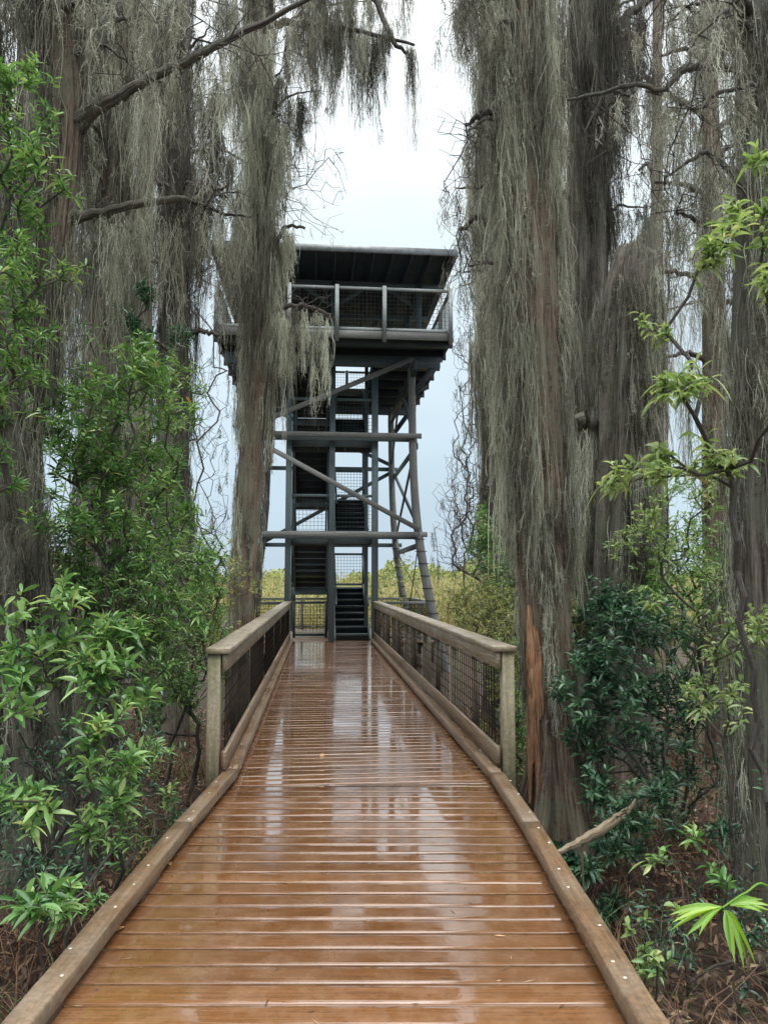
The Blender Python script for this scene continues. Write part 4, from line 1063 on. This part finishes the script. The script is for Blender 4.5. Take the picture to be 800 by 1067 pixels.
canopy(S, r, P, D, [(90, -60, 230, 60, 8), (0, -40, 50, 60, 3)], .5, .007)
S.build('spanish_moss', M['moss'], r); set_base(r, P[-1])

# --- L0: brown moss mass behind the near shrubs
r = tree('cypress_tree', 'squat trunk shrouded in brown moss low at the left edge behind the shrubs', 'tree', 'mossy cypress trees')
D = 5.6
P = px_trunk([(-30, -300, 18), (-22, 100, 24), (-10, 400, 30), (10, 600, 38), (22, 760, 42), (24, 860, 46)], D, 60)
trunk_mesh(P, M['bark_grey'], r, 44, .12, 71)
S = Strands(); trunk_moss(S, P, 14000, -.3, 6.5, (.2, .7), .006, .35, .025, .01, .12, -1.2, 13)
S.build('spanish_moss', M['moss'], r); set_base(r, P[-1])

# --- background trees on both sides
bgt = [
 (742, 10.0, 10, 'straight mossy cypress behind the pale leaved branches', 'moss'),
 (598, 14.5, 9, 'narrow distant cypress beside the black mossed trunk', 'moss'),
 (684, 20.0, 6, 'very distant thin cypress seen right of the snag', 'moss_dark'),
 (28, 11.0, 12, 'background cypress behind the thick left edge tree', 'moss'),
 (150, 15.5, 8, 'distant cypress behind the left moss curtains', 'moss'),
 (-60, 9.0, 20, 'cypress just beyond the left border of the view', 'moss'),
 (860, 9.0, 20, 'cypress just beyond the right border of the view', 'moss')]
for i, (x, D, rp, lab, mm) in enumerate(bgt):
    r = tree('cypress_tree', lab, 'tree', 'mossy cypress trees')
    ln = rng.uniform(-14, 14)
    P = px_trunk([(x + ln, -420, rp * .7), (x + ln * .5, 0, rp * .8), (x, 300, rp), (x - ln * .3, 620, rp * 1.15)], D, 50)
    trunk_mesh(P, M['bark_grey' if i % 2 else 'bark_red'], r, 28, .13, 80 + i)
    S = Strands(); top = W(x, -150, D).z
    trunk_moss(S, P, 1500, 1.8, top, (.3, 1.0), .010, .5, .02, .01, .05, .3, 90 + i)
    nb = 7
    for k in range(nb):
        y = -120 + k * 62 + rng.uniform(-20, 20); s = rng.choice((-1, 1)); ext = rng.uniform(25, 60) * (1 if D < 15 else .5)
        if x == 212: ext *= .5
        Pb = branch([(x + ln * .4, y + 14, 3.5), (x + s * ext * .5, y - 4, 2.5), (x + s * ext, y + 3, 1.5)], D, M['twig'], r, n=12, D2=D + rng.uniform(-.8, .8))
        moss_along(S, Pb, 4, (.3, 1.3), .045, 26, .010, .5)
    if x == 742:
        for (xa, ya, xb, yb) in ((742, 130, 672, 95), (742, 210, 682, 190), (742, 300, 676, 285), (742, 380, 690, 372), (742, 170, 778, 150), (742, 330, 775, 318)):
            branch([(xa, ya, 3.5), ((xa + xb) / 2, (ya + yb) / 2 - 8, 2.5), (xb, yb, 1.4)], D, M['twig'], r, n=16)
            for u in np.arange(.15, 1.01, .17):
                px_tufts(S, [(xa + (xb - xa) * u + rng.uniform(-4, 4), ya + (yb - ya) * u - 3, ya + rng.uniform(60, 190), rng.uniform(2.5, 6))], D, tone=.58, wd=.009, dens=.8)
    S.build('spanish_moss', M[mm], r); set_base(r, P[-1])

# --- bare leafless trees against the sky
def bare(label, base_x, D, boxes, n, r0=.004, mossn=.1, tiph=None):
    r = tree('bare_tree', label, 'tree', 'bare leafless trees')
    p = W(base_x, 600, D); base = (p.x, p.y, GZ - .1)
    tips = []
    for (x0, y0, x1, y1), wgt in boxes:
        k = int(n * wgt)
        for _ in range(k): tips.append(tuple(W(rng.uniform(x0, x1), rng.uniform(y0, y1), D + rng.uniform(-1, 1))))
    top = min(b[0][1] for b in boxes); q = W(base_x + 2, top, D)
    tips += [(p.x + (q.x - p.x) * u, p.y, GZ + (q.z - GZ) * u) for u in np.linspace(.05, 1, 14)]
    tips = np.array(tips); sk = skeleton(base, tips, jitter=.010, seglen=.3)
    skel_mesh('trunk', sk, r0 * .9, M['twig'], r, .38, 5, .12)
    S = Strands()
    for t in tips[rng.random(len(tips)) < mossn]: S.tuft(t, rng.uniform(.2, .9), .03, 12, .01, .5)
    S.build('spanish_moss', M['moss_dark'], r); set_base(r, base)
bare('leafless tree with fine twigs right of the tower', 503, 17, [((470, 330, 520, 560), .8), ((450, 500, 510, 600), .2)], 800, .0035, .12)
bare('small leafless tree with wispy twigs far right of the tower', 482, 24, [((462, 470, 510, 590), 1)], 460, .004, .05)
bare('leafless tree with feathery twigs left of the tower', 222, 16, [((200, 380, 240, 560), .6), ((195, 200, 240, 330), .4)], 300, .003, .1)
bare('leafless tree behind the right hand trunks', 690, 13, [((660, 20, 790, 320), 1)], 520, .003, .25)
bare('leafless tree behind the left moss curtains', 96, 12, [((20, 0, 240, 300), 1)], 620, .003, .25)

# ================================================================== SHRUBS
def shrub(label, name, base, blobs, n, k, L, wd, m, group='leafy shrubs', r0=.0022, seg=.14, st=4, spread=(.5, 1.35), cat='shrub', droop=.25, twig_m='twig', power=.36):
    r = empty(name, (0, 0, 0), label=label, cat=cat, group=group)
    tips = in_ellipsoids(blobs, n)
    keep = tips[:, 2] > GZ + .08; tips = tips[keep]
    # no leaves over the walk
    def onwalk(t):
        near_ = (np.abs(t[:, 0] - P0.x) < HALF + .12) & (t[:, 1] < P0.y)
        q = t[:, :2] - np.array((P0.x, P0.y)); lx = q @ np.array((DR.x, DR.y)); lv = q @ np.array((DU.x, DU.y))
        far_ = (np.abs(lx) < HALF + .3) & (lv >= 0) & (lv < LEN + 6)
        return near_ | far_
    tips = tips[~onwalk(tips)]
    sk = skeleton(base, tips, jitter=.02, seglen=seg)
    skel_mesh('stem', sk, r0, M[twig_m], r, power, 5, .024)
    P_, Dv = whorl(tips, sk[3], k, L, spread=spread)
    q = rng.random(len(P_)) > .12; P_, Dv = P_[q], Dv[q]
    rw = np.repeat(rng.random(len(tips)), k)[q] * .55 + rng.random(len(P_)) * .47
    leaves('foliage', P_, Dv, L * rng.uniform(.4, 1.2, len(P_)), wd * rng.uniform(.6, 1.2, len(P_)), M[m], r, st=st, droop=droop, rnd=rw)
    set_base(r, base)
    return r
def B(x, y, D, rx, ry, rd=.5, wgt=1):
    """clump centred at a photo place, radii in photo measure"""
    c = W(x, y, D); s = pxm(D); return (c, (rx * s, rd, ry * s), wgt)
def base_at(x, D, z=None):
    p = W(x, 600, D); return (p.x, p.y, GZ - .05)

# left side, near to far
shrub('near low shrub with broad whorled leaves beside the left kerb', 'shrub', base_at(80, 3.9), [B(60, 790, 3.6, 60, 60, .35, 2), B(130, 790, 4.0, 38, 40, .3, 1.3), B(60, 860, 3.6, 50, 40, .3, 1), B(20, 840, 3.5, 30, 50, .3)], 103, 9, .11, .03, 'leaf', seg=.1, st=5)
shrub('small seedling shrub with upright leaves low beside the left kerb', 'shrub', base_at(90, 3.3), [B(70, 920, 3.3, 45, 28, .15), B(30, 940, 3.1, 25, 25, .15, .6), B(130, 905, 3.5, 20, 25, .15, .5)], 30, 8, .11, .03, 'leaf', seg=.08, st=5)
shrub('broad bright leaved shrub below the brown moss at the left edge', 'shrub', base_at(60, 4.7), [B(100, 690, 4.5, 50, 40, .4, 2), B(50, 640, 4.5, 60, 40, .4, 1.5), B(110, 640, 4.7, 40, 30, .3)], 142, 8, .125, .034, 'leaf', seg=.12, st=5)
shrub('tall narrow leaved shrub climbing the upper left corner', 'shrub', base_at(-10, 4.6), [B(20, 110, 4.6, 32, 40, .35, 1.2), B(30, 190, 4.6, 30, 35, .35, 1), B(15, 280, 4.6, 45, 40, .35, 1), B(25, 370, 4.6, 45, 45, .35, 1.3), B(0, 450, 4.6, 40, 40, .3, .8), B(-20, 200, 4.6, 30, 150, .3, 1)], 583, 9, .085, .017, 'leaf', seg=.12)
shrub('large glossy shrub with mingled branches left of the walk at head height', 'shrub', base_at(110, 6.0), [B(130, 410, 6.0, 50, 45, .5, 1.2), B(80, 470, 6.0, 60, 45, .5, 1.3), B(140, 490, 6.2, 45, 35, .5, 1), B(90, 540, 5.8, 70, 40, .5, 1.4), B(150, 380, 6.2, 25, 30, .4, .5), B(110, 440, 6.4, 60, 70, .6, 1)], 836, 8, .105, .023, 'leaf', seg=.13)
shrub('small leaved bush filling the middle of the left bank', 'shrub', base_at(130, 6.2), [B(150, 590, 6.3, 60, 45, .6, 1.5), B(70, 590, 6.0, 60, 40, .5, 1), B(150, 660, 6.3, 50, 45, .5, 1.5), B(190, 620, 7, 30, 40, .5, 1)], 933, 8, .075, .02, 'leaf', seg=.12)
shrub('airy bush against the left end of the railing', 'shrub', base_at(205, 7.8), [B(215, 600, 8.0, 28, 28, .4, 1), B(205, 660, 7.8, 30, 45, .5, 1.5), B(190, 720, 7.5, 30, 35, .4, 1), B(160, 700, 7.0, 30, 40, .4, .8)], 836, 7, .07, .019, 'leaf', seg=.12)
shrub('bush with pale leaves beneath the slender leaning cypress', 'shrub', base_at(225, 11.5), [B(232, 620, 11.5, 18, 40, .7), B(205, 620, 11.5, 25, 50, .7), B(215, 590, 12, 15, 20, .5, .5), B(238, 680, 10.5, 12, 30, .4, .5)], 642, 7, .085, .026, 'leaf_far', seg=.2, st=3)
shrub('sparse bush half way up the grey curtained cypress', 'shrub', base_at(150, 8.0), [B(140, 340, 7.4, 20, 25, .3, .8), B(185, 350, 7.8, 15, 20, .3, .4), B(150, 310, 7.4, 14, 18, .3, .5)], 151, 8, .1, .022, 'leaf_dark', seg=.2)
shrub('dark twiggy thicket under the left shrubs', 'shrub', base_at(60, 5.4), [B(60, 740, 5.2, 90, 60, .5), B(130, 800, 5.2, 60, 60, .4), B(30, 880, 4.6, 60, 50, .4)], 506, 4, .07, .02, 'leaf_dark', seg=.12)
shrub('loose light limbed shrub spread between the near and the large glossy shrub', 'shrub', base_at(40, 5.9), [B(40, 560, 5.9, 60, 60, .5, 1), B(110, 620, 6.0, 80, 50, .5, 1.2), B(40, 690, 5.7, 50, 50, .4, .8), B(190, 560, 6.6, 35, 40, .4, .6)], 430, 8, .1, .024, 'leaf', seg=.13)
shrub('thin leaved bush in front of the dark trunked cypress', 'shrub', base_at(170, 7.4), [B(160, 470, 7.2, 35, 60, .5, 1), B(185, 420, 7.4, 20, 50, .4, .6), B(170, 540, 7.3, 45, 40, .5, 1), B(215, 600, 7.8, 25, 25, .4, .6)], 337, 8, .085, .02, 'leaf', seg=.15)
shrub('low ferny shrub in the brown shade beside the left kerb', 'shrub', base_at(120, 4.4), [B(120, 850, 4.3, 45, 40, .3, 1), B(170, 800, 4.9, 30, 40, .3, .8), B(60, 930, 3.6, 40, 30, .2, .7)], 112, 7, .075, .017, 'leaf', seg=.1)
# right side
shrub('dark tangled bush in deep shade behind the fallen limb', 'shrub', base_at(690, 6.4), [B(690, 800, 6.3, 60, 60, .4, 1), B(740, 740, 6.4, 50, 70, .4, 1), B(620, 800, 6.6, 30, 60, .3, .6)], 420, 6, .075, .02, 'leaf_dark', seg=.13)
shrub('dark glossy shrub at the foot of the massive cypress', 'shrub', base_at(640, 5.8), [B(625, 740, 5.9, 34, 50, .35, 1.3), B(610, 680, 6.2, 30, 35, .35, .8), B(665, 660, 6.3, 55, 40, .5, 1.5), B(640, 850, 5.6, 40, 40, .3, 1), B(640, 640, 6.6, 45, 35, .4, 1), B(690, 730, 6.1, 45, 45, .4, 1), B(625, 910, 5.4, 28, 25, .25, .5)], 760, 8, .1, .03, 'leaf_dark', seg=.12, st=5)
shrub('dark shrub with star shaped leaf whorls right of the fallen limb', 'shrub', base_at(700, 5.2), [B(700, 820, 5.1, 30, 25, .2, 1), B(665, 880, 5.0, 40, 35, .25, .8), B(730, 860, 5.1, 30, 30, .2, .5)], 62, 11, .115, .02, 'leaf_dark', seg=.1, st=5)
shrub('pale leaved sapling arching across the right side in front of the snag', 'sapling', base_at(800, 4.3), [B(640, 500, 4.4, 40, 14, .25, .7), B(700, 490, 4.3, 45, 22, .3, 1.3), B(760, 480, 4.2, 40, 35, .3, 1.4), B(690, 400, 4.3, 28, 28, .3, .8), B(700, 330, 4.3, 24, 28, .3, .6), B(735, 270, 4.2, 38, 30, .3, 1.2), B(775, 230, 4.1, 28, 40, .3, 1.2), B(790, 170, 4.0, 14, 22, .2, .4), B(740, 380, 4.2, 40, 35, .3, 1), B(790, 330, 4.1, 22, 50, .3, .8), B(780, 430, 4.1, 30, 30, .3, .8)], 215, 6, .12, .03, 'leaf_light', seg=.14, st=5, droop=.5, r0=.0028)
shrub('pale leaved sapling lower right with drooping yellow leaves', 'sapling', base_at(745, 4.8), [B(740, 620, 4.9, 50, 40, .4, 1), B(720, 690, 4.9, 35, 50, .4, .7), B(775, 640, 4.7, 25, 60, .3, .5)], 81, 6, .1, .027, 'leaf_light', seg=.14, droop=.5)
shrub('mid green bush against the right edge trunk', 'shrub', base_at(740, 8.0), [B(720, 560, 7.8, 60, 50, .5), B(760, 600, 7.4, 50, 60, .5), B(690, 620, 7.6, 40, 40, .5)], 570, 7, .085, .02, 'leaf', seg=.16)
shrub('seedling with rounded yellow green leaves near the lower right kerb', 'shrub', base_at(672, 3.5), [B(665, 965, 3.5, 14, 12, .1, 1), B(668, 985, 3.4, 14, 12, .1, 1), B(690, 950, 3.6, 20, 15, .1, .4)], 13, 5, .06, .03, 'leaf_light', seg=.06, st=5)
shrub('leggy seedling with broad leaves right of the yellow green one', 'shrub', base_at(750, 3.9), [B(745, 905, 3.9, 22, 12, .15, 1), B(700, 900, 4.0, 22, 16, .15, .6), B(735, 870, 4.0, 18, 14, .15, .4)], 16, 6, .09, .032, 'leaf', seg=.08, st=5)
shrub('yellow green bush behind the right railing', 'shrub', base_at(515, 9.8), [B(515, 640, 10, 32, 35, .6, 1.4), B(492, 622, 11, 28, 22, .6, 1.2), B(530, 690, 9, 22, 60, .4, 1)], 1300, 7, .065, .02, 'leaf_far', seg=.16, st=3)
shrub('bush with mid green leaves climbing between railing and slim cypress', 'shrub', base_at(510, 11.5), [B(505, 560, 11.5, 16, 35, .5, 1), B(525, 600, 11, 22, 40, .5, 1)], 570, 7, .075, .022, 'leaf', seg=.2, st=3)
shrub('low bush in shade under the right railing end', 'shrub', base_at(535, 7.6), [B(535, 760, 7.6, 16, 50, .3, 1), B(530, 700, 8.2, 14, 30, .3, .7)], 323, 6, .06, .018, 'leaf', seg=.12)
shrub('ragged bush filling between massive cypress and snag', 'shrub', base_at(610, 9.2), [B(610, 600, 9, 25, 45, .5), B(600, 650, 8.5, 30, 40, .4), B(660, 600, 9.5, 60, 30, .5)], 627, 7, .075, .02, 'leaf_far', seg=.18, st=3)
shrub('airy pale leaved bush in the middle of the right side', 'shrub', base_at(700, 6.6), [B(690, 540, 6.6, 50, 45, .5, 1), B(740, 580, 6.4, 50, 50, .5, 1), B(650, 560, 7.0, 30, 30, .4, .5), B(770, 520, 6.2, 30, 50, .4, .7), B(740, 700, 6.0, 40, 50, .4, .7)], 260, 7, .085, .022, 'leaf_light', seg=.15)
shrub('ragged low shrub in the lower right corner', 'shrub', (1.95, 3.2, GZ - .03), [(Vector((1.75, 3.2, GZ + .28)), (.28, .25, .2), 1), (Vector((2.1, 3.5, GZ + .4)), (.28, .25, .25), 1), (Vector((1.45, 2.9, GZ + .18)), (.18, .2, .12), .6)], 85, 6, .06, .016, 'leaf', seg=.07)
shrub('ragged low shrub in the lower left corner', 'shrub', (-2.0, 3.1, GZ - .03), [(Vector((-1.85, 3.1, GZ + .28)), (.25, .35, .22), 1), (Vector((-2.2, 3.6, GZ + .45)), (.3, .3, .28), 1), (Vector((-1.6, 2.7, GZ + .2)), (.15, .25, .14), .6)], 110, 7, .065, .016, 'leaf', seg=.07)
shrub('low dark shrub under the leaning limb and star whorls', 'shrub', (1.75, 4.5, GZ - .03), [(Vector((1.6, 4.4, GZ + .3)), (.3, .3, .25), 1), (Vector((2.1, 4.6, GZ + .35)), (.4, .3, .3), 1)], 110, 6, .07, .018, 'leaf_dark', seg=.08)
# beyond the side borders and behind: more of the same wood
shrub('bush just beyond the left border beside the kerb', 'shrub', base_at(-120, 4.0), [(Vector((-2.9, 3.6, .6)), (.7, .8, .9), 1), (Vector((-3.2, 2.2, .4)), (.7, .8, .8), 1)], 200, 8, .1, .025, 'leaf')
shrub('bush just beyond the right border beside the kerb', 'shrub', base_at(950, 4.0), [(Vector((3.0, 4.0, .6)), (.7, .8, .9), 1), (Vector((2.9, 2.4, .3)), (.7, .8, .7), 1)], 200, 8, .1, .025, 'leaf_dark')
# background green wall behind the trunks, each bush its own
wall = [(20, 10.5, 640, 'left'), (75, 11.5, 610, 'left'), (125, 12, 600, 'left'), (170, 13, 620, 'left'), (-50, 8, 640, 'left'), (560, 13, 610, 'right'), (600, 12.5, 620, 'right'), (650, 12, 600, 'right'), (705, 11.5, 600, 'right'), (765, 10.5, 600, 'right'), (830, 9, 640, 'right')]
wl_lab = ['background bush at the far left behind the red barked trunk', 'background bush left behind the curtained cypress', 'background bush below the left moss curtains', 'background bush behind the dark trunk near the left sky gap', 'background bush past the left border of the view', 'background bush behind the massive cypress trunk', 'background bush behind the black mossed trunk', 'background bush behind the snag', 'background bush right of the snag under the thin cypress', 'background bush by the right edge trunks', 'background bush past the right border of the view']
for (x, D, y, s), lab in zip(wall, wl_lab):
    shrub(lab, 'shrub', base_at(x, D), [B(x, y, D, 42, 50, .7, 1.3), B(x + rng.uniform(-20, 20), y + 60, D - .3, 45, 45, .6, 1), B(x, y - 40, D, 25, 30, .5, .4)], 330, 7, .09, .026, 'leaf_far' if rng.random() < .4 else 'leaf', seg=.22, st=3)

# ================================================================== undergrowth strands, litter, reeds
def off_walk(x, y, m=.25):
    q0 = x - P0.x; q1 = y - P0.y; lx = q0 * DR.x + q1 * DR.y; lv = q0 * DU.x + q1 * DU.y
    return ~(((np.abs(q0) < HALF + m) & (y < P0.y + .3)) | ((np.abs(lx) < HALF + m) & (lv > -.3) & (lv < LEN + 7)))
def curved_blades(name, x, y, z, h, wd, lean, m, K=4, tone=None, parent=None):
    n = len(x); t = np.linspace(0, 1, K + 1); an = rng.random(n) * 2 * pi; ln = lean * rng.uniform(.3, 1.3, n)
    bx = np.cos(an) * ln; by = np.sin(an) * ln
    c = np.zeros((n, K + 1, 3))
    c[..., 0] = x[:, None] + (bx * h)[:, None] * t ** 2; c[..., 1] = y[:, None] + (by * h)[:, None] * t ** 2
    c[..., 2] = z[:, None] + h[:, None] * (t - .35 * lean * t ** 2.5)
    c[:, 1:] += rng.standard_normal((n, K, 3)) * (h * .02)[:, None, None]
    sd = np.stack([-np.sin(an) , np.cos(an), np.zeros(n)], -1) + .3 * rng.standard_normal((n, 3))
    wv = wd[:, None] * (1 - .85 * t)
    V = np.stack([c + sd[:, None] * wv[..., None] / 2, c - sd[:, None] * wv[..., None] / 2], 2).reshape(-1, 3)
    base = (np.arange(n) * (K + 1) * 2)[:, None] + (np.arange(K) * 2)[None]
    F = np.stack([base, base + 1, base + 3, base + 2], -1).reshape(-1, 4)
    return new_obj(name, V, F, m, parent, rnd=np.repeat(rng.random(n) if tone is None else tone, (K + 1) * 2))
n = 26000
x = np.r_[rng.uniform(-4.5, -1.2, n // 2), rng.uniform(.9, 4.5, n // 2)]; y = rng.uniform(1.0, 12, n)
k = off_walk(x, y, .3); x, y = x[k], y[k]
d = np.sin(x * 2.1 + y * 1.3) + np.sin(x * .9 - y * 2.2) + rng.standard_normal(len(x)) * .6; k = d > -.4; x, y = x[k], y[k]
o = curved_blades('dead_undergrowth', x, y, ground_z(x, y) - .03, rng.uniform(.15, .75, len(x)), rng.uniform(.003, .009, len(x)), 1.1, M['dead'], 5); tag(o, 'tangled red brown dead ferns and twigs on the forest floor', 'undergrowth', kind='stuff')
n = 60000
x = rng.uniform(-7, 7, n); y = rng.uniform(.5, 14, n); k = off_walk(x, y, .05); x, y = x[k], y[k]; n = len(x)
an = rng.random(n) * 6.28
o = leaves('leaf_litter', np.stack([x, y, ground_z(x, y) + .02 + .05 * rng.random(n)], 1), np.stack([np.cos(an), np.sin(an), .35 * rng.standard_normal(n)], 1), rng.uniform(.05, .12, n), rng.uniform(.015, .04, n), M['litter'], None, st=3); tag(o, 'fallen brown leaves covering the forest floor', 'leaf litter', kind='stuff')
n = 15000
x = np.r_[rng.uniform(-4.5, -1.25, n // 2), rng.uniform(.95, 4.5, n // 2)]; y = rng.uniform(1.2, 12, n)
k = off_walk(x, y, .22) & (np.sin(x * 3.1 - y * 1.7) + np.sin(x * 1.3 + y * 2.6) + rng.standard_normal(n) * .5 > .5); x, y = x[k], y[k]
o = curved_blades('grass', x, y, ground_z(x, y) - .03, rng.uniform(.12, .5, len(x)), rng.uniform(.004, .009, len(x)), .8, M['leaf'], 4); tag(o, 'thin green grass in tufts on the forest floor', 'grass', kind='stuff')
# low seedlings along both kerbs
for i, (x_, y_, h_, mm, lb) in enumerate([(-1.5, 4.2, .35, 'leaf', 'seedling beside the left kerb midway to the railing'), (-1.75, 5.3, .45, 'leaf', 'seedling at the foot of the left railing end post'), (1.15, 3.05, .28, 'leaf_light', 'seedling close to the right kerb below the fan leaf'), (1.55, 3.3, .4, 'leaf', 'seedling under the fan leaf of the palmetto'), (1.9, 4.0, .5, 'leaf_dark', 'seedling right of the dark shrub with star whorls'), (1.35, 4.1, .4, 'leaf', 'seedling between the kerb and the dark shrub'), (2.3, 4.4, .55, 'leaf', 'seedling at the foot of the right edge cypress'), (1.7, 2.7, .3, 'leaf', 'seedling in the lower right corner')]):
    shrub(lb, 'seedling', (x_, y_, GZ - .03), [(Vector((x_, y_, GZ + h_ * .75)), (.12, .12, h_ * .35), 1)], 9, 6, .075, .024, mm, group='seedlings on the forest floor', seg=.06, st=5, cat='seedling')
# marsh beyond the tower
n = 60000
y = 27 + 60 * rng.random(n) ** 1.6; x = rng.uniform(-.75, .6, n) * y
h = rng.uniform(1.6, 2.9, n) * (.8 + .25 * np.sin(x * .4) * np.cos(y * .23)) + .012 * (y - 27)
o = curved_blades('marsh_reeds', x, y, np.full(n, GZ), h, rng.uniform(.02, .045, n), .25, M['reed'], 3); tag(o, 'tall straw yellow marsh reeds beyond the tower', 'reeds', kind='stuff')
n = 45000
y = 24 + 30 * rng.random(n) ** 1.4; x = rng.uniform(-.7, .6, n) * y
cl = np.sin(x * .9 + 1.2) * np.cos(y * .5) + .5 * np.sin(x * 2.3); k = cl > -.35; x, y, cl = x[k], y[k], cl[k]; n = len(x)
z = GZ + (2.1 + .8 * cl) * rng.random(n) ** .6
o = leaves('marsh_brush', np.stack([x, y, z], 1), rng.standard_normal((n, 3)) + np.array((0, 0, .3)), rng.uniform(.12, .22, n), rng.uniform(.05, .08, n), M['leaf_far'], None, st=3); tag(o, 'low yellow green brush along the marsh edge', 'brush', kind='stuff')
# far tree line, irregular
xs = np.linspace(-260, 260, 420)
n = 42000
x = rng.uniform(-260, 260, n); y = 210 + rng.uniform(-14, 14, n)
hh = 5 + 2.2 * np.sin(x * .05) + 1.5 * np.sin(x * .21 + 1) + 1.2 * np.sin(x * .57)
z = GZ + hh * rng.random(n) ** .7
o = leaves('far_treeline', np.stack([x, y, z], 1), rng.standard_normal((n, 3)), rng.uniform(.8, 1.6, n), rng.uniform(.6, 1.1, n), M['leaf_far'], None, st=3); tag(o, 'low line of far off woods across the marsh', 'tree line', kind='stuff')

# ================================================================== palmetto, fallen limb, leaves on deck
def palmetto():
    c = W(700, 952, 3.35)
    r = empty('palmetto', (c.x, c.y, GZ), label='bright yellow green fan leaf of a small palmetto at lower right', cat='palm')
    def fan(hub, out_d, n, L, sp, nm='fan_leaf', drop=.12):
        out_d = Vector(out_d).normalized(); side = out_d.cross(Vector((0, 0, 1))).normalized(); up = side.cross(out_d)
        Ps, Ds, Ls = [], [], []
        for k in range(n):
            a = (k / (n - 1) - .5) * sp; d_ = out_d * cos(a) + side * sin(a) + up * random.uniform(-.12, .12)
            Ps.append(tuple(hub)); Ds.append(tuple(d_)); Ls.append(L * (1 - .25 * abs(a) / sp * 2) * random.uniform(.85, 1.1))
        return leaves(nm, np.array(Ps), np.array(Ds), np.array(Ls), .026, M['palm'], r, st=5, droop=drop, fold=.5)
    o = fan(W(752, 945, 3.35), (-1, -.15, -.12), 7, .27, 1.1)
    o = fan(W(755, 948, 3.35), (.35, -.3, -.85), 7, .2, 1.6, drop=.3)
    o = fan(W(760, 944, 3.4), (1, .1, .15), 6, .2, 1.2)
    mb = MB()
    a, b = W(752, 946, 3.35), W(800, 925, 3.5); g = Vector((b.x + .25, b.y + .1, GZ))
    pp = spline([(*a, .004), (*((a + b) / 2 + Vector((0, 0, .02))), .005), (*b, .006), (*((b + g) / 2 + Vector((.06, 0, .15))), .007), (*g, .008)], 24)
    mb.tube(pp[:, :3], pp[:, 3], 6); mb.build('leaf_stalk', M['palm'], r, smooth=True)
    for ch in r.children: ch.location = -r.location
palmetto()
def fallen_limb():
    a, b = W(574, 893, 4.75), W(655, 843, 5.1)
    r = empty('fallen_limb', a, label='bleached broken limb leaning beside the foot of the massive cypress', cat='branch')
    mid = (a + b) / 2 + Vector((0, 0, -.015))
    pp = spline([(*a, .012), (*(a + (mid - a) * .5), .02), (*mid, .026), (*(mid + (b - mid) * .6 + Vector((0, 0, -.01))), .03), (*b, .016)], 30)
    pp[:, :3] += rng.standard_normal((30, 3)) * .003
    mb = MB(); mb.tube(pp[:, :3] - np.array(tuple(a)), pp[:, 3], 16, .2, 5)
    mb.build('limb', M['log'], r, smooth=True)
    sp = MB()
    for k in range(5): q = b - a; sp.tube([q, q + Vector((.03 + k * .004, 0, .015 + .012 * k)), q + Vector((.05, 0, .03 + .01 * k))], [.012, .006, .001], 6)
    sp.build('splinter', M['log'], r); sp = MB(); sp.tube([pp[12, :3] - np.array(tuple(a)), pp[12, :3] - np.array(tuple(a)) + np.array((-.02, 0, -.1)), pp[12, :3] - np.array(tuple(a)) + np.array((.0, .05, -.4))], [.01, .008, .006], 6)
    sp.build('splinter', M['log'], r)
fallen_limb()
n = 130
x = rng.uniform(-HALF + .05, HALF - .05, n) * np.where(rng.random(n) < .5, 1, 1); x = np.sign(x) * np.abs(x / HALF) ** .6 * (HALF - .04); y = rng.uniform(2.2, 5.8, n); an = rng.random(n) * 6.28
o = leaves('needle_litter', np.stack([P0.x + x, y, np.full(n, .0035)], 1), np.stack([np.cos(an), np.sin(an), np.zeros(n)], 1), rng.uniform(.012, .07, n), rng.uniform(.0015, .006, n), M['litter'], None, st=3, droop=0, fold=0); tag(o, 'fine fallen needles and bits on the wet boards', 'leaf litter', kind='stuff')
for (x, y, s, lab) in ((178, 902, .045, 'tan fallen leaf on the wet boards nearest the left kerb'), (130, 966, .06, 'curled brown leaf on the boards near the left kerb'), (588, 1048, .03, 'small pale leaf on the boards near the right kerb'), (333, 787, .05, 'tiny pale leaf far along the middle of the boards'), (515, 975, .05, 'thin brown twig on the boards right of the middle')):
    ang = math.atan((y - 533.5) / FPX) - R(PITCH); D_ = (CAMZ - .004) / tan(ang); p = W(x, y, D_)
    r = leaves('fallen_leaf' if 'twig' not in lab else 'fallen_twig', np.array([[0, 0, .004]]), np.array([[cos(x), sin(x), .05]]), s, s * .55 if 'twig' not in lab else .006, M['fallen'], None, st=5, droop=.0)
    r.location = (p.x, p.y, .002); tag(r, lab, 'leaf' if 'twig' not in lab else 'twig')
print('leaves', LEAVES_TOTAL, 'objects', len(scene.objects), 'faces', sum(len(o.data.polygons) for o in scene.objects if o.type == 'MESH'))
